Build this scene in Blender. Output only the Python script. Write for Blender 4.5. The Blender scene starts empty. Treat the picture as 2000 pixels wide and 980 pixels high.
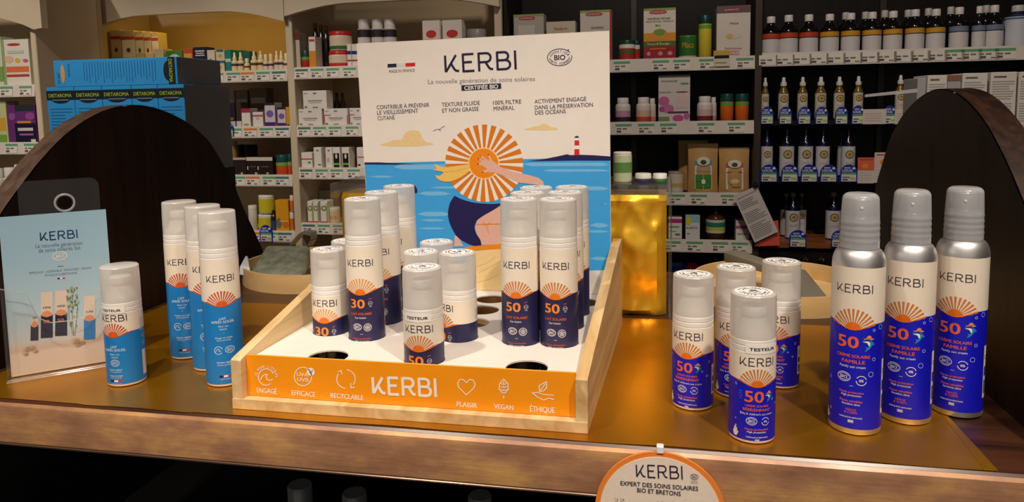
import bpy, math, random
from mathutils import Vector, Matrix, noise
random.seed(7)
S = bpy.context.scene
COL = S.collection
# ------------------------------------------------------------------ camera
F_PX, PP_Y, PITCH, ROLL, YAW, CAM_H = 1424.97, 349.67, .1013, .0179, math.radians(-11.45), .2991
def _cam_axes():
    cp, sp = math.cos(PITCH), math.sin(PITCH)
    r, fw, dn = Vector((1, 0, 0)), Vector((0, cp, -sp)), Vector((0, -sp, -cp))
    c, s = math.cos(ROLL), math.sin(ROLL)
    rr, dd = c*r + s*dn, -s*r + c*dn
    u = Vector((math.cos(YAW), math.sin(YAW), 0)); v = Vector((-math.sin(YAW), math.cos(YAW), 0))
    w = lambda a: Vector((u.dot(a), v.dot(a), a.z))
    return w(rr), w(dd), w(fw)
CR, CD, CF = _cam_axes()
CP = Vector((0, 0, CAM_H))
cam = bpy.data.cameras.new('camera'); camo = bpy.data.objects.new('camera', cam); COL.objects.link(camo)
cam.sensor_width = 36; cam.lens = F_PX/2000*36; cam.shift_y = -(490-PP_Y)/2000
cam.clip_start = .02; cam.clip_end = 50
m = Matrix.Identity(4)
for i in range(3):
    m[i][0] = CR[i]; m[i][1] = -CD[i]; m[i][2] = -CF[i]; m[i][3] = CP[i]
camo.matrix_world = m
S.camera = camo
# ------------------------------------------------------------------ world, lights, exposure
S.view_settings.view_transform = 'Standard'; S.view_settings.look = 'None'
S.view_settings.gamma = 1; S.view_settings.use_curve_mapping = False
S.view_settings.exposure = 0.15
wd = bpy.data.worlds.new('world'); S.world = wd; wd.use_nodes = True
wd.node_tree.nodes['Background'].inputs[0].default_value = (1, .9, .8, 1)
wd.node_tree.nodes['Background'].inputs[1].default_value = .3
def spot(name, loc, target, watts, size, col=(1, .86, .72), ang=70, blend=.6):
    l = bpy.data.lights.new(name, 'SPOT'); l.energy = watts; l.color = col; l.spot_size = math.radians(ang); l.spot_blend = blend
    l.shadow_soft_size = size
    o = bpy.data.objects.new(name, l); COL.objects.link(o); o.location = loc
    o.rotation_euler = (Vector(target)-Vector(loc)).to_track_quat('-Z', 'Y').to_euler()
    return o
def area(name, loc, target, watts, sx, sy, col=(1, .88, .74)):
    l = bpy.data.lights.new(name, 'AREA'); l.shape = 'RECTANGLE'; l.size = sx; l.size_y = sy; l.energy = watts; l.color = col
    o = bpy.data.objects.new(name, l); COL.objects.link(o); o.location = loc
    o.rotation_euler = (Vector(target)-Vector(loc)).to_track_quat('-Z', 'Y').to_euler()
    return o
spot('spot_lamp_counter', (-.72, -.02, 1.62), (-.54, .68, -.1), 68, .035, ang=62, blend=1.)
spot('spot_lamp_front', (.08, -.22, 1.62), (-.04, .66, -.12), 38, .035, ang=52, blend=1.)
spot('spot_lamp_side', (.55, -.12, 1.62), (.27, .68, 0), 84, .035, ang=62, blend=1.)
spot('fill_spot_leaflet', (-.22, -.3, 1.62), (-.66, .70, .03), 46, .035, ang=30, blend=1.)  # added fill light, brightens the leaflet and its holder
spot('spot_lamp_shelf_cream', (-1.35, .75, 1.65), (-1.25, 2.4, -.2), 44, .05, ang=46, blend=1.)
spot('spot_lamp_shelf_dark', (.1, .9, 1.65), (.12, 2.4, .02), 40, .05, ang=80)
spot('fill_spot_white_cartons', (.75, .25, 1.65), (.78, 1.55, .28), 24, .05, ang=44, blend=.9)  # extra fill added to lift the white cartons behind the right arch
spot('fill_spot_blue_cartons', (-1.5, .35, 1.65), (-1.4, 1.55, .3), 44, .05, ang=60, blend=.9)  # added fill so the blue cartons behind the left arch read brighter
spot('spot_lamp_shelf_corner', (-2.4, .7, 1.65), (-2.25, 2.15, .3), 56, .05, ang=46, blend=.9)

# ------------------------------------------------------------------ helpers
def at(px, py, axis, val):
    """point on the plane axis=val seen at a photograph pixel"""
    d = CR*((px-1000)/F_PX) + CD*((py-PP_Y)/F_PX) + CF
    return CP + d*((val-CP[axis])/d[axis])
def onplane(px, py, o, n):
    d = CR*((px-1000)/F_PX) + CD*((py-PP_Y)/F_PX) + CF
    return CP + d*((o-CP).dot(n)/d.dot(n))
def lin(c):
    r = []
    for x in c[:3]:
        x /= 255
        r.append(x/12.92 if x <= .04045 else ((x+.055)/1.055)**2.4)
    return (*r, 1)
MATS = {}
def mat(name, rgb, rough=.5, metal=0., spec=.5, var=.06, scale=40., bump=0., alpha=1., coat=0., bscale=None):
    if name in MATS: return MATS[name]
    M = bpy.data.materials.new(name); M.use_nodes = True; MATS[name] = M
    nt = M.node_tree; b = nt.nodes['Principled BSDF']
    c = lin(rgb)
    b.inputs['Roughness'].default_value = rough; b.inputs['Metallic'].default_value = metal
    b.inputs['Specular IOR Level'].default_value = spec; b.inputs['Coat Weight'].default_value = coat
    b.inputs['Base Color'].default_value = c
    if var or bump:
        tc = nt.nodes.new('ShaderNodeTexCoord'); n = nt.nodes.new('ShaderNodeTexNoise'); n.inputs['Scale'].default_value = scale
        n.inputs['Detail'].default_value = 3
        nt.links.new(tc.outputs['Object'], n.inputs['Vector'])
        if var:
            r = nt.nodes.new('ShaderNodeValToRGB')
            r.color_ramp.elements[0].position = .3; r.color_ramp.elements[1].position = .7
            r.color_ramp.elements[0].color = (*[x*(1-var) for x in c[:3]], 1)
            r.color_ramp.elements[1].color = (*[min(1, x*(1+var)) for x in c[:3]], 1)
            nt.links.new(n.outputs['Fac'], r.inputs[0]); nt.links.new(r.outputs[0], b.inputs['Base Color'])
        if bump:
            n2 = n
            if bscale:
                n2 = nt.nodes.new('ShaderNodeTexNoise'); n2.inputs['Scale'].default_value = bscale; n2.inputs['Detail'].default_value = 4
                nt.links.new(tc.outputs['Object'], n2.inputs['Vector'])
            bp = nt.nodes.new('ShaderNodeBump'); bp.inputs['Strength'].default_value = bump; bp.inputs['Distance'].default_value = .002
            nt.links.new(n2.outputs['Fac'], bp.inputs['Height']); nt.links.new(bp.outputs[0], b.inputs['Normal'])
    if alpha < 1:
        b.inputs['Alpha'].default_value = alpha
    return M
def wood(name, c0, c1, rough=.45, axis=1, scale=18., stretch=14., bump=.05, spec=.5, coat=0.):
    if name in MATS: return MATS[name]
    M = bpy.data.materials.new(name); M.use_nodes = True; MATS[name] = M
    nt = M.node_tree; b = nt.nodes['Principled BSDF']
    tc = nt.nodes.new('ShaderNodeTexCoord'); mp = nt.nodes.new('ShaderNodeMapping'); n = nt.nodes.new('ShaderNodeTexNoise')
    s = [scale]*3; s[axis] = scale/stretch
    mp.inputs['Scale'].default_value = s
    nt.links.new(tc.outputs['Object'], mp.inputs[0]); nt.links.new(mp.outputs[0], n.inputs['Vector'])
    n.inputs['Scale'].default_value = 4; n.inputs['Detail'].default_value = 6; n.inputs['Distortion'].default_value = .6
    r = nt.nodes.new('ShaderNodeValToRGB'); r.color_ramp.elements[0].position = .3; r.color_ramp.elements[1].position = .72
    r.color_ramp.elements[0].color = lin(c0); r.color_ramp.elements[1].color = lin(c1)
    nt.links.new(n.outputs['Fac'], r.inputs[0]); nt.links.new(r.outputs[0], b.inputs['Base Color'])
    bp = nt.nodes.new('ShaderNodeBump'); bp.inputs['Strength'].default_value = bump; bp.inputs['Distance'].default_value = .001
    nt.links.new(n.outputs['Fac'], bp.inputs['Height']); nt.links.new(bp.outputs[0], b.inputs['Normal'])
    b.inputs['Roughness'].default_value = rough; b.inputs['Specular IOR Level'].default_value = spec; b.inputs['Coat Weight'].default_value = coat
    return M
def clear(name, tint=(235, 238, 240), opacity=.06, rough=.05, gl=1.):
    """thin clear or frosted plastic: see-through with a Fresnel sheen and a little milkiness"""
    if name in MATS: return MATS[name]
    M = bpy.data.materials.new(name); M.use_nodes = True; MATS[name] = M
    nt = M.node_tree; nt.nodes.clear()
    out = nt.nodes.new('ShaderNodeOutputMaterial'); tr = nt.nodes.new('ShaderNodeBsdfTransparent')
    df = nt.nodes.new('ShaderNodeBsdfPrincipled'); df.inputs['Base Color'].default_value = lin(tint); df.inputs['Roughness'].default_value = max(rough, .2)
    df.inputs['Specular IOR Level'].default_value = .2
    tl = nt.nodes.new('ShaderNodeBsdfTranslucent'); tl.inputs['Color'].default_value = lin(tint)
    m0 = nt.nodes.new('ShaderNodeMixShader'); m0.inputs[0].default_value = .35
    nt.links.new(df.outputs[0], m0.inputs[1]); nt.links.new(tl.outputs[0], m0.inputs[2])
    lw = nt.nodes.new('ShaderNodeLayerWeight'); lw.inputs[0].default_value = .5
    mr = nt.nodes.new('ShaderNodeMapRange'); mr.inputs[3].default_value = opacity; mr.inputs[4].default_value = min(1, opacity*2.2+.02)
    nt.links.new(lw.outputs['Facing'], mr.inputs[0])
    m1 = nt.nodes.new('ShaderNodeMixShader'); nt.links.new(mr.outputs[0], m1.inputs[0])
    nt.links.new(tr.outputs[0], m1.inputs[1]); nt.links.new(m0.outputs[0], m1.inputs[2])
    gs = nt.nodes.new('ShaderNodeBsdfGlossy'); gs.inputs['Roughness'].default_value = rough
    pw = nt.nodes.new('ShaderNodeMath'); pw.operation = 'POWER'; pw.inputs[1].default_value = 5
    nt.links.new(lw.outputs['Facing'], pw.inputs[0])
    mu = nt.nodes.new('ShaderNodeMath'); mu.operation = 'MULTIPLY_ADD'; mu.inputs[1].default_value = .7*gl; mu.inputs[2].default_value = .04*gl
    nt.links.new(pw.outputs[0], mu.inputs[0])
    m2 = nt.nodes.new('ShaderNodeMixShader'); nt.links.new(mu.outputs[0], m2.inputs[0])
    nt.links.new(m1.outputs[0], m2.inputs[1]); nt.links.new(gs.outputs[0], m2.inputs[2])
    nt.links.new(m2.outputs[0], out.inputs[0])
    return M
_flat = {}
def flat(rgb, rough=.55):
    """printed ink of one colour"""
    k = (tuple(rgb), rough)
    if k not in _flat:
        _flat[k] = mat('ink_%d_%d_%d_%d' % (*rgb, rough*100), rgb, rough, var=.03, scale=300, spec=.3)
    return _flat[k]

class MB:
    def __init__(s): s.v, s.f, s.m, s.mats = [], [], [], []
    def mi(s, M):
        if M not in s.mats: s.mats.append(M)
        return s.mats.index(M)
    def add(s, v, f, M):
        k = len(s.v); i = s.mi(M)
        s.v += [tuple(p) for p in v]; s.f += [tuple(k+a for a in q) for q in f]; s.m += [i]*len(f)
        return s
    def box(s, x0, x1, y0, y1, z0, z1, M, bev=0):
        if bev:
            b = min(bev, .45*min(abs(x1-x0), abs(y1-y0), abs(z1-z0)))
            vs, idx = [], {}
            X, Y, Zz = (x0, x1), (y0, y1), (z0, z1)
            for i in (0, 1):
                for j in (0, 1):
                    for k in (0, 1):
                        sx, sy, sz = (1-2*i)*b, (1-2*j)*b, (1-2*k)*b
                        idx[i, j, k, 0] = len(vs); vs.append((X[i], Y[j]+sy, Zz[k]+sz))
                        idx[i, j, k, 1] = len(vs); vs.append((X[i]+sx, Y[j], Zz[k]+sz))
                        idx[i, j, k, 2] = len(vs); vs.append((X[i]+sx, Y[j]+sy, Zz[k]))
            fs = []
            for i in (0, 1):
                fs.append([idx[i, 0, 0, 0], idx[i, 0, 1, 0], idx[i, 1, 1, 0], idx[i, 1, 0, 0]][::1 if i == 0 else -1])
                fs.append([idx[0, i, 0, 1], idx[1, i, 0, 1], idx[1, i, 1, 1], idx[0, i, 1, 1]][::1 if i == 0 else -1])
                fs.append([idx[0, 0, i, 2], idx[0, 1, i, 2], idx[1, 1, i, 2], idx[1, 0, i, 2]][::1 if i == 0 else -1])
            for j in (0, 1):
                for k in (0, 1):
                    fs.append([idx[0, j, k, 1], idx[1, j, k, 1], idx[1, j, k, 2], idx[0, j, k, 2]][::1 if j == k else -1][::-1])
                    fs.append([idx[j, 0, k, 0], idx[j, 1, k, 0], idx[j, 1, k, 2], idx[j, 0, k, 2]][::1 if j == k else -1])
                    fs.append([idx[j, k, 0, 0], idx[j, k, 1, 0], idx[j, k, 1, 1], idx[j, k, 0, 1]][::1 if j == k else -1][::-1])
            for i in (0, 1):
                for j in (0, 1):
                    for k in (0, 1):
                        fs.append([idx[i, j, k, 0], idx[i, j, k, 1], idx[i, j, k, 2]][::1 if (i+j+k) % 2 == 0 else -1])
            return s.add(vs, fs, M)
        v = [(x0, y0, z0), (x1, y0, z0), (x1, y1, z0), (x0, y1, z0), (x0, y0, z1), (x1, y0, z1), (x1, y1, z1), (x0, y1, z1)]
        return s.add(v, [(0, 3, 2, 1), (4, 5, 6, 7), (0, 1, 5, 4), (1, 2, 6, 5), (2, 3, 7, 6), (3, 0, 4, 7)], M)
    def lathe(s, prof, M, seg=32, c=(0, 0, 0), cap0=True, cap1=True):
        v, f = [], []
        for r, z in prof:
            for i in range(seg):
                a = 2*math.pi*i/seg; v.append((c[0]+r*math.cos(a), c[1]+r*math.sin(a), c[2]+z))
        for k in range(len(prof)-1):
            for i in range(seg):
                j = (i+1) % seg; f.append((k*seg+i, k*seg+j, (k+1)*seg+j, (k+1)*seg+i))
        if cap0: f.append(tuple(range(seg))[::-1])
        if cap1: f.append(tuple((len(prof)-1)*seg+i for i in range(seg)))
        return s.add(v, f, M)
    def prism(s, poly, axis, a, b, M):
        """extrude a polygon (2 coordinates) along axis from a to b"""
        def P(p, t):
            if axis == 0: return (t, p[0], p[1])
            if axis == 1: return (p[0], t, p[1])
            return (p[0], p[1], t)
        n = len(poly); v = [P(p, a) for p in poly]+[P(p, b) for p in poly]
        f = [tuple(range(n)), tuple(range(2*n-1, n-1, -1))]+[(i, i+n, (i+1) % n+n, (i+1) % n) for i in range(n)]
        return s.add(v, f, M)
    def tube(s, pts, r, M, seg=8, closed=False):
        pts = [Vector(p) for p in pts]; n = len(pts); v, f = [], []
        for i, p in enumerate(pts):
            d = (pts[(i+1) % n]-pts[i-1]) if closed else (pts[min(i+1, n-1)]-pts[max(i-1, 0)])
            d.normalize(); a = d.orthogonal().normalized() if i == 0 else (a-d*a.dot(d)).normalized()
            b = d.cross(a)
            for k in range(seg):
                t = 2*math.pi*k/seg; v.append(p+a*r*math.cos(t)+b*r*math.sin(t))
        for i in range(n if closed else n-1):
            for k in range(seg):
                j = (i+1) % n; f.append((i*seg+k, i*seg+(k+1) % seg, j*seg+(k+1) % seg, j*seg+k))
        if not closed: f += [tuple(range(seg))[::-1], tuple((n-1)*seg+k for k in range(seg))]
        return s.add(v, f, M)
    def mesh(s, name, smooth=None, fix=True):
        me = bpy.data.meshes.new(name); me.from_pydata(s.v, [], s.f)
        for M in s.mats: me.materials.append(M)
        me.polygons.foreach_set('material_index', s.m)
        if fix:
            import bmesh
            bm = bmesh.new(); bm.from_mesh(me); bmesh.ops.recalc_face_normals(bm, faces=bm.faces); bm.to_mesh(me); bm.free()
        if smooth is not None:
            me.polygons.foreach_set('use_smooth', [True]*len(me.polygons)); me.set_sharp_from_angle(angle=math.radians(smooth))
        me.update(); return me
    def build(s, name, parent=None, smooth=None, fix=True):
        return link(name, s.mesh(name, smooth, fix), parent)
def link(name, me, parent=None):
    o = bpy.data.objects.new(name, me); COL.objects.link(o); o.parent = parent; return o
def tag(o, label=None, cat=None, group=None, kind=None):
    if label: o['label'] = label
    if cat: o['category'] = cat
    if group: o['group'] = group
    if kind: o['kind'] = kind
    return o
def thing(name, label, cat, loc=(0, 0, 0), rz=0., group=None):
    o = bpy.data.objects.new(name, None); o.empty_display_size = .02; COL.objects.link(o)
    o.location = loc; o.rotation_euler = (0, 0, rz)
    return tag(o, label, cat, group)

# ------------------------------------------------------------------ flat artwork
_tc = {}
def glyphs(text, bold=0.):
    k = (text, bold)
    if k in _tc: return _tc[k]
    cu = bpy.data.curves.new('t', 'FONT'); cu.body = text; cu.align_x = 'CENTER'; cu.size = 1; cu.offset = bold; cu.resolution_u = 3
    o = bpy.data.objects.new('t', cu); COL.objects.link(o)
    dg = bpy.context.evaluated_depsgraph_get()
    me = bpy.data.meshes.new_from_object(o.evaluated_get(dg))
    v = [(p.co.x/.72, p.co.y/.72) for p in me.vertices]; f = [tuple(p.vertices) for p in me.polygons]
    bpy.data.objects.remove(o); bpy.data.curves.remove(cu); bpy.data.meshes.remove(me)
    _tc[k] = (v, f); return v, f
class Art:
    """coloured 2-D shapes on layers; mapped later onto a plane or wrapped round a bottle"""
    def __init__(s): s.p = []
    def raw(s, v, f, M, layer=1): s.p.append((list(v), list(f), M, layer)); return s
    def text(s, t, x, y, h, M, w=None, bold=0., layer=2, rot=0.):
        v, f = glyphs(t)
        if not v: return s
        if bold:
            # heavier weight: the same glyphs laid over one another with small offsets
            k = len(v); v0, f0 = v, f; v, f = [], []; off = ((-1, -.8), (1, -.8), (-1, .8), (1, .8))
            for j, (a, b) in enumerate(off):
                v = v+[(p[0]+a*bold*.9, p[1]+b*bold*.9, j) for p in v0]; f = f+[tuple(q+j*k for q in g) for g in f0]
            x0 = min(p[0] for p in v); x1 = max(p[0] for p in v); sx = h if w is None else w/max(1e-6, x1-x0)
            c, sn = math.cos(rot), math.sin(rot)
            for j in range(4):
                o = [(x+(p[0]-(x0+x1)/2)*sx*c-(p[1]-.5)*h*sn, y+(p[0]-(x0+x1)/2)*sx*sn+(p[1]-.5)*h*c) for p in v[j*k:(j+1)*k]]
                s.raw(o, f0, M, layer+.22*j)
            return s
        x0 = min(p[0] for p in v); x1 = max(p[0] for p in v)
        sx = h if w is None else w/max(1e-6, x1-x0)
        c, sn = math.cos(rot), math.sin(rot)
        o = []
        for a, b in v:
            a = (a-(x0+x1)/2)*sx; b = (b-.5)*h
            o.append((x+a*c-b*sn, y+a*sn+b*c))
        return s.raw(o, f, M, layer)
    def arc_text(s, t, x, y, r, h, M, a0, a1, bold=0., layer=2, inward=False, kx=1., ky=1.):
        n = len(t)
        for i, ch in enumerate(t):
            a = a0+(a1-a0)*(i/(n-1) if n > 1 else .5)
            if ch == ' ': continue
            s.text(ch, x+kx*r*math.cos(a), y+ky*r*math.sin(a), h, M, bold=bold, layer=layer, rot=a+(math.pi/2 if inward else -math.pi/2))
        return s
    def stroke(s, pts, w, M, closed=False, layer=2):
        P = [Vector(p) for p in pts]; P = [p for i, p in enumerate(P) if i == 0 or (p-P[i-1]).length > 1e-6]; n = len(P); v, f = [], []
        for i in range(n):
            a = P[i-1] if (closed or i) else None; b = P[(i+1) % n] if (closed or i < n-1) else None
            d0 = (P[i]-a).normalized() if a is not None else None; d1 = (b-P[i]).normalized() if b is not None else None
            if d0 is None: t = d1; k = 1
            elif d1 is None: t = d0; k = 1
            else:
                t = d0+d1
                if t.length < 1e-6: t = d1
                t.normalize(); k = 1/max(.35, t.dot(d1))
            nn = Vector((-t.y, t.x))*w/2*k
            v += [tuple(P[i]+nn), tuple(P[i]-nn)]
        for i in range(n if closed else n-1):
            j = (i+1) % n; f.append((2*i, 2*i+1, 2*j+1, 2*j))
        return s.raw(v, f, M, layer)
    def ring(s, x, y, rx, ry, w, M, a0=0., a1=2*math.pi, n=28, layer=2):
        full = abs(a1-a0) > 6.28
        pts = [(x+rx*math.cos(a0+(a1-a0)*i/n), y+ry*math.sin(a0+(a1-a0)*i/n)) for i in range(n if full else n+1)]
        return s.stroke(pts, w, M, full, layer)
    def disc(s, x, y, rx, ry, M, n=24, layer=1, a0=0., a1=2*math.pi):
        v = [(x, y)]+[(x+rx*math.cos(a0+(a1-a0)*i/n), y+ry*math.sin(a0+(a1-a0)*i/n)) for i in range(n+1)]
        return s.raw(v, [(0, i, i+1) for i in range(1, n+1)], M, layer)
    def poly(s, pts, M, layer=1):
        from mathutils.geometry import tessellate_polygon
        t = tessellate_polygon([[Vector((p[0], p[1], 0)) for p in pts]])
        return s.raw(pts, [tuple(x) for x in t], M, layer)
    def rect(s, x0, y0, x1, y1, M, layer=1, n=1):
        v, f = [], []
        for i in range(n+1):
            x = x0+(x1-x0)*i/n; v += [(x, y0), (x, y1)]
        for i in range(n): f.append((2*i, 2*i+2, 2*i+3, 2*i+1))
        return s.raw(v, f, M, layer)
    def rays(s, x, y, r0, r1, n, a0, a1, M, layer=2, fill=.5, kx=1.):
        st = (a1-a0)/n
        for i in range(n):
            c = a0+st*(i+.5); h0 = st*fill/2
            v = []
            for r in (r0, (r0+r1)/2, r1):
                for q in (-1, 0, 1): v.append((x+kx*r*math.cos(c+q*h0), y+r*math.sin(c+q*h0)))
            s.raw(v, [(0, 1, 4, 3), (1, 2, 5, 4), (3, 4, 7, 6), (4, 5, 8, 7)], M, layer)
        return s
    def logo(s, x, y, h, M, wt=.13, layer=2, sx=1.):
        def arc(cx, cy, rx, ry, a0, a1, n=8): return [(cx+rx*math.cos(math.radians(a0+(a1-a0)*i/n)), cy+ry*math.sin(math.radians(a0+(a1-a0)*i/n))) for i in range(n+1)]
        L = [[(0, 1), (0, -.0)], [(.7, 1), (.02, .02)], [(.36, .5), (.56, .16), (.64, .08), (.74, .045), (.86, .05)],
             [(1.14, 1.06), (1.14, -.06)], [(1.14, 1), (1.82, 1)], [(1.14, .53), (1.70, .53)], [(1.14, 0), (1.84, 0)],
             [(2.14, 1.06), (2.14, -.06)], [(2.14, 1), (2.62, 1)]+arc(2.62, .74, .27, .26, 90, -90)+[(2.14, .48)],
             [(2.55, .48), (2.76, .14), (2.84, .07), (2.92, .045), (3.02, .05)],
             [(3.3, 1.06), (3.3, -.06)], [(3.3, 1), (3.72, 1)]+arc(3.74, .765, .25, .235, 90, -90)+[(3.3, .53)],
             [(3.74, .53)]+arc(3.8, .265, .29, .265, 90, -90)+[(3.3, 0)], [(4.42, 1.06), (4.42, -.06)]]
        for i, l in enumerate(L): s.stroke([(x+(p[0]-2.21)*h*sx, y+(p[1]-.5)*h) for p in l], wt*h, M, layer=layer+.35*(i % 4))
        return s
    def bio(s, x, y, r, M, layer=2):
        s.ring(x, y, r*1.25, r*.95, r*.13, M, layer=layer)
        s.ring(x, y, r*.98, r*.66, r*.1, M, .3, math.pi-.3, 12, layer=layer)
        s.ring(x, y, r*.98, r*.66, r*.1, M, math.pi+.3, 2*math.pi-.3, 12, layer=layer)
        return s.text('BIO', x, y, r*.62, M, bold=.03, layer=layer)
    def seal(s, x, y, r, M, t='0%', layer=2):
        s.ring(x, y, r, r, r*.16, M, .3, math.pi-.5, 12, layer=layer); s.ring(x, y, r, r, r*.16, M, math.pi+.1, 2*math.pi-.2, 12, layer=layer)
        return s.text(t, x, y, r*.55, M, bold=.04, layer=layer)
    def emit(s, mb, fn):
        for v, f, M, l in s.p: mb.add([fn(p[0], p[1], l) for p in v], f, M)
        return mb
def wrap(r, z0=0., eps=.00009):
    return lambda x, y, l: ((r+eps*l)*math.sin(x/r), -(r+eps*l)*math.cos(x/r), z0+y)
def plane(o, ux, uy, n, eps=.00012):
    o, ux, uy, n = Vector(o), Vector(ux), Vector(uy), Vector(n)
    return lambda x, y, l: tuple(o+ux*x+uy*y+n*(eps*l))
# ------------------------------------------------------------------ materials
M_dark = wood('dark_stained_wood', (15, 9, 7), (44, 25, 18), rough=.38, axis=2, scale=14, bump=.08, spec=.25)
M_rim = wood('greyish_wood_edge', (62, 46, 36), (104, 82, 66), rough=.5, axis=1, scale=20, bump=.15)  # left arch edge, greyish brown and paler than the panel faces
M_top = wood('counter_dark_wood', (34, 18, 12), (88, 52, 34), rough=.3, axis=0, scale=10, bump=.06)
M_pine = wood('pale_pine', (196, 156, 100), (236, 208, 158), rough=.5, axis=1, scale=14, stretch=16, bump=.05)
M_birch = wood('birch_bentwood', (203, 168, 112), (222, 190, 136), rough=.5, axis=0, scale=10, stretch=10, bump=.03)
M_oakshelf = wood('honey_wood', (120, 66, 30), (168, 102, 50), rough=.4, axis=0, scale=12, bump=.03)
M_cream_paint = mat('cream_paint', (214, 198, 172), .55, var=.04, scale=6)
M_black = mat('black_void_paint', (9, 8, 8), .7, var=.1, spec=.2)
M_card = mat('white_card', (236, 228, 220), .55, var=.015, scale=60)
M_orange = mat('orange_card', (252, 156, 0), .5, var=.03, scale=30)
M_cream = mat('cream_label', (242, 230, 212), .42, var=.015, scale=80)
M_navy = mat('navy_label', (36, 34, 78), .4, var=.04, scale=60)
M_sky = mat('after_sun_blue_label', (22, 128, 206), .4, var=.03, scale=60)
M_ultra = mat('ultramarine_label', (20, 22, 200), .38, var=.03, scale=60)
M_white = mat('white_plastic', (238, 234, 228), .35, var=.01)
M_pump = mat('white_pump_plastic', (232, 228, 222), .3, var=.01)
M_alu = mat('brushed_aluminium', (232, 232, 234), .46, metal=1., var=.03, scale=90)
M_frost = clear('frosted_cap', (248, 245, 241), .54, .3, .8)
M_frostg = clear('frosted_grey_cap', (216, 218, 222), .5, .28, .8)
M_acr = clear('clear_acrylic', (225, 232, 236), .003, .04, .8)
M_gold_foil = mat('gold_foil', (246, 192, 50), .33, metal=.6, var=.08, scale=14, bump=.35, bscale=26)
def gold_mat():
    M = bpy.data.materials.new('gold_paper'); M.use_nodes = True
    nt = M.node_tree; b = nt.nodes['Principled BSDF']; b.inputs['Metallic'].default_value = .78
    tc = nt.nodes.new('ShaderNodeTexCoord'); n = nt.nodes.new('ShaderNodeTexNoise'); n.inputs['Scale'].default_value = 5; n.inputs['Detail'].default_value = 5
    r = nt.nodes.new('ShaderNodeValToRGB'); r.color_ramp.elements[0].position = .3; r.color_ramp.elements[1].position = .75
    r.color_ramp.elements[0].color = lin((176, 114, 6)); r.color_ramp.elements[1].color = lin((214, 156, 30))
    nt.links.new(tc.outputs['Object'], n.inputs['Vector']); nt.links.new(n.outputs['Fac'], r.inputs[0]); nt.links.new(r.outputs[0], b.inputs['Base Color'])
    n2 = nt.nodes.new('ShaderNodeTexNoise'); n2.inputs['Scale'].default_value = 380; n2.inputs['Detail'].default_value = 2
    bp = nt.nodes.new('ShaderNodeBump'); bp.inputs['Strength'].default_value = .12; bp.inputs['Distance'].default_value = .001
    nt.links.new(tc.outputs['Object'], n2.inputs['Vector']); nt.links.new(n2.outputs['Fac'], bp.inputs['Height']); nt.links.new(bp.outputs[0], b.inputs['Normal'])
    mr = nt.nodes.new('ShaderNodeMapRange'); mr.inputs[3].default_value = .24; mr.inputs[4].default_value = .4
    nt.links.new(n.outputs['Fac'], mr.inputs[0]); nt.links.new(mr.outputs[0], b.inputs['Roughness'])
    return M
M_gold = gold_mat()
def patina():
    M = bpy.data.materials.new('bronze_patina'); M.use_nodes = True
    nt = M.node_tree; b = nt.nodes['Principled BSDF']; b.inputs['Metallic'].default_value = .15
    tc = nt.nodes.new('ShaderNodeTexCoord'); mp = nt.nodes.new('ShaderNodeMapping'); mp.inputs['Scale'].default_value = (7, 7, 16)
    n = nt.nodes.new('ShaderNodeTexNoise'); n.inputs['Scale'].default_value = 1.5; n.inputs['Detail'].default_value = 8; n.inputs['Roughness'].default_value = .62
    r = nt.nodes.new('ShaderNodeValToRGB'); e = r.color_ramp.elements
    e[0].position = .3; e[0].color = lin((126, 88, 66)); e[1].position = .72; e[1].color = lin((212, 164, 98))
    x = e.new(.5); x.color = lin((166, 122, 90))
    nt.links.new(tc.outputs['Object'], mp.inputs[0]); nt.links.new(mp.outputs[0], n.inputs['Vector']); nt.links.new(n.outputs['Fac'], r.inputs[0])
    nt.links.new(r.outputs[0], b.inputs['Base Color'])
    mp2 = nt.nodes.new('ShaderNodeMapping'); mp2.inputs['Scale'].default_value = (12, 12, 160)
    n2 = nt.nodes.new('ShaderNodeTexNoise'); n2.inputs['Scale'].default_value = 2; n2.inputs['Detail'].default_value = 4
    nt.links.new(tc.outputs['Object'], mp2.inputs[0]); nt.links.new(mp2.outputs[0], n2.inputs['Vector'])
    bp = nt.nodes.new('ShaderNodeBump'); bp.inputs['Strength'].default_value = .25; bp.inputs['Distance'].default_value = .001
    nt.links.new(n2.outputs['Fac'], bp.inputs['Height']); nt.links.new(bp.outputs[0], b.inputs['Normal'])
    b.inputs['Roughness'].default_value = .42; b.inputs['Coat Weight'].default_value = .12; b.inputs['Coat Roughness'].default_value = .2; b.inputs['Specular IOR Level'].default_value = .3
    return M
M_bronze = patina()
K_navy = flat((34, 28, 62)); K_white = flat((240, 236, 230)); K_or = flat((240, 140, 50)); K_dor = flat((236, 118, 22)); K_ray = flat((208, 126, 62))
K_coral = flat((228, 92, 84)); K_rust = flat((212, 92, 40)); K_red = flat((205, 40, 40)); K_black = flat((22, 20, 24)); K_blue = flat((30, 40, 150))
K_green = flat((70, 160, 110)); K_grey = flat((120, 116, 116)); K_pale = flat((200, 192, 186))

# ------------------------------------------------------------------ room
def struct(name, mb): return tag(mb.build(name), kind='structure')
M_floor = mat('shop_floor', (110, 92, 78), .4, var=.15, scale=3)
M_wall = mat('shop_wall', (120, 100, 84), .7, var=.05, scale=4)
M_ceil = mat('shop_ceiling', (200, 190, 176), .8, var=.03, scale=4)
struct('floor', MB().box(-3.3, 2.6, -2.6, 2.85, -1.06, -1.0, M_floor))
struct('ceiling', MB().box(-3.3, 2.6, -2.6, 2.85, 1.75, 1.8, M_ceil))
struct('wall_back', MB().box(-3.3, 2.6, 2.75, 2.85, -1, 1.75, M_wall))
struct('wall_left', MB().box(-3.3, -3.2, -2.6, 2.75, -1, 1.75, M_wall))
struct('wall_right', MB().box(2.5, 2.6, -2.6, 2.75, -1, 1.75, M_wall))

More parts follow.
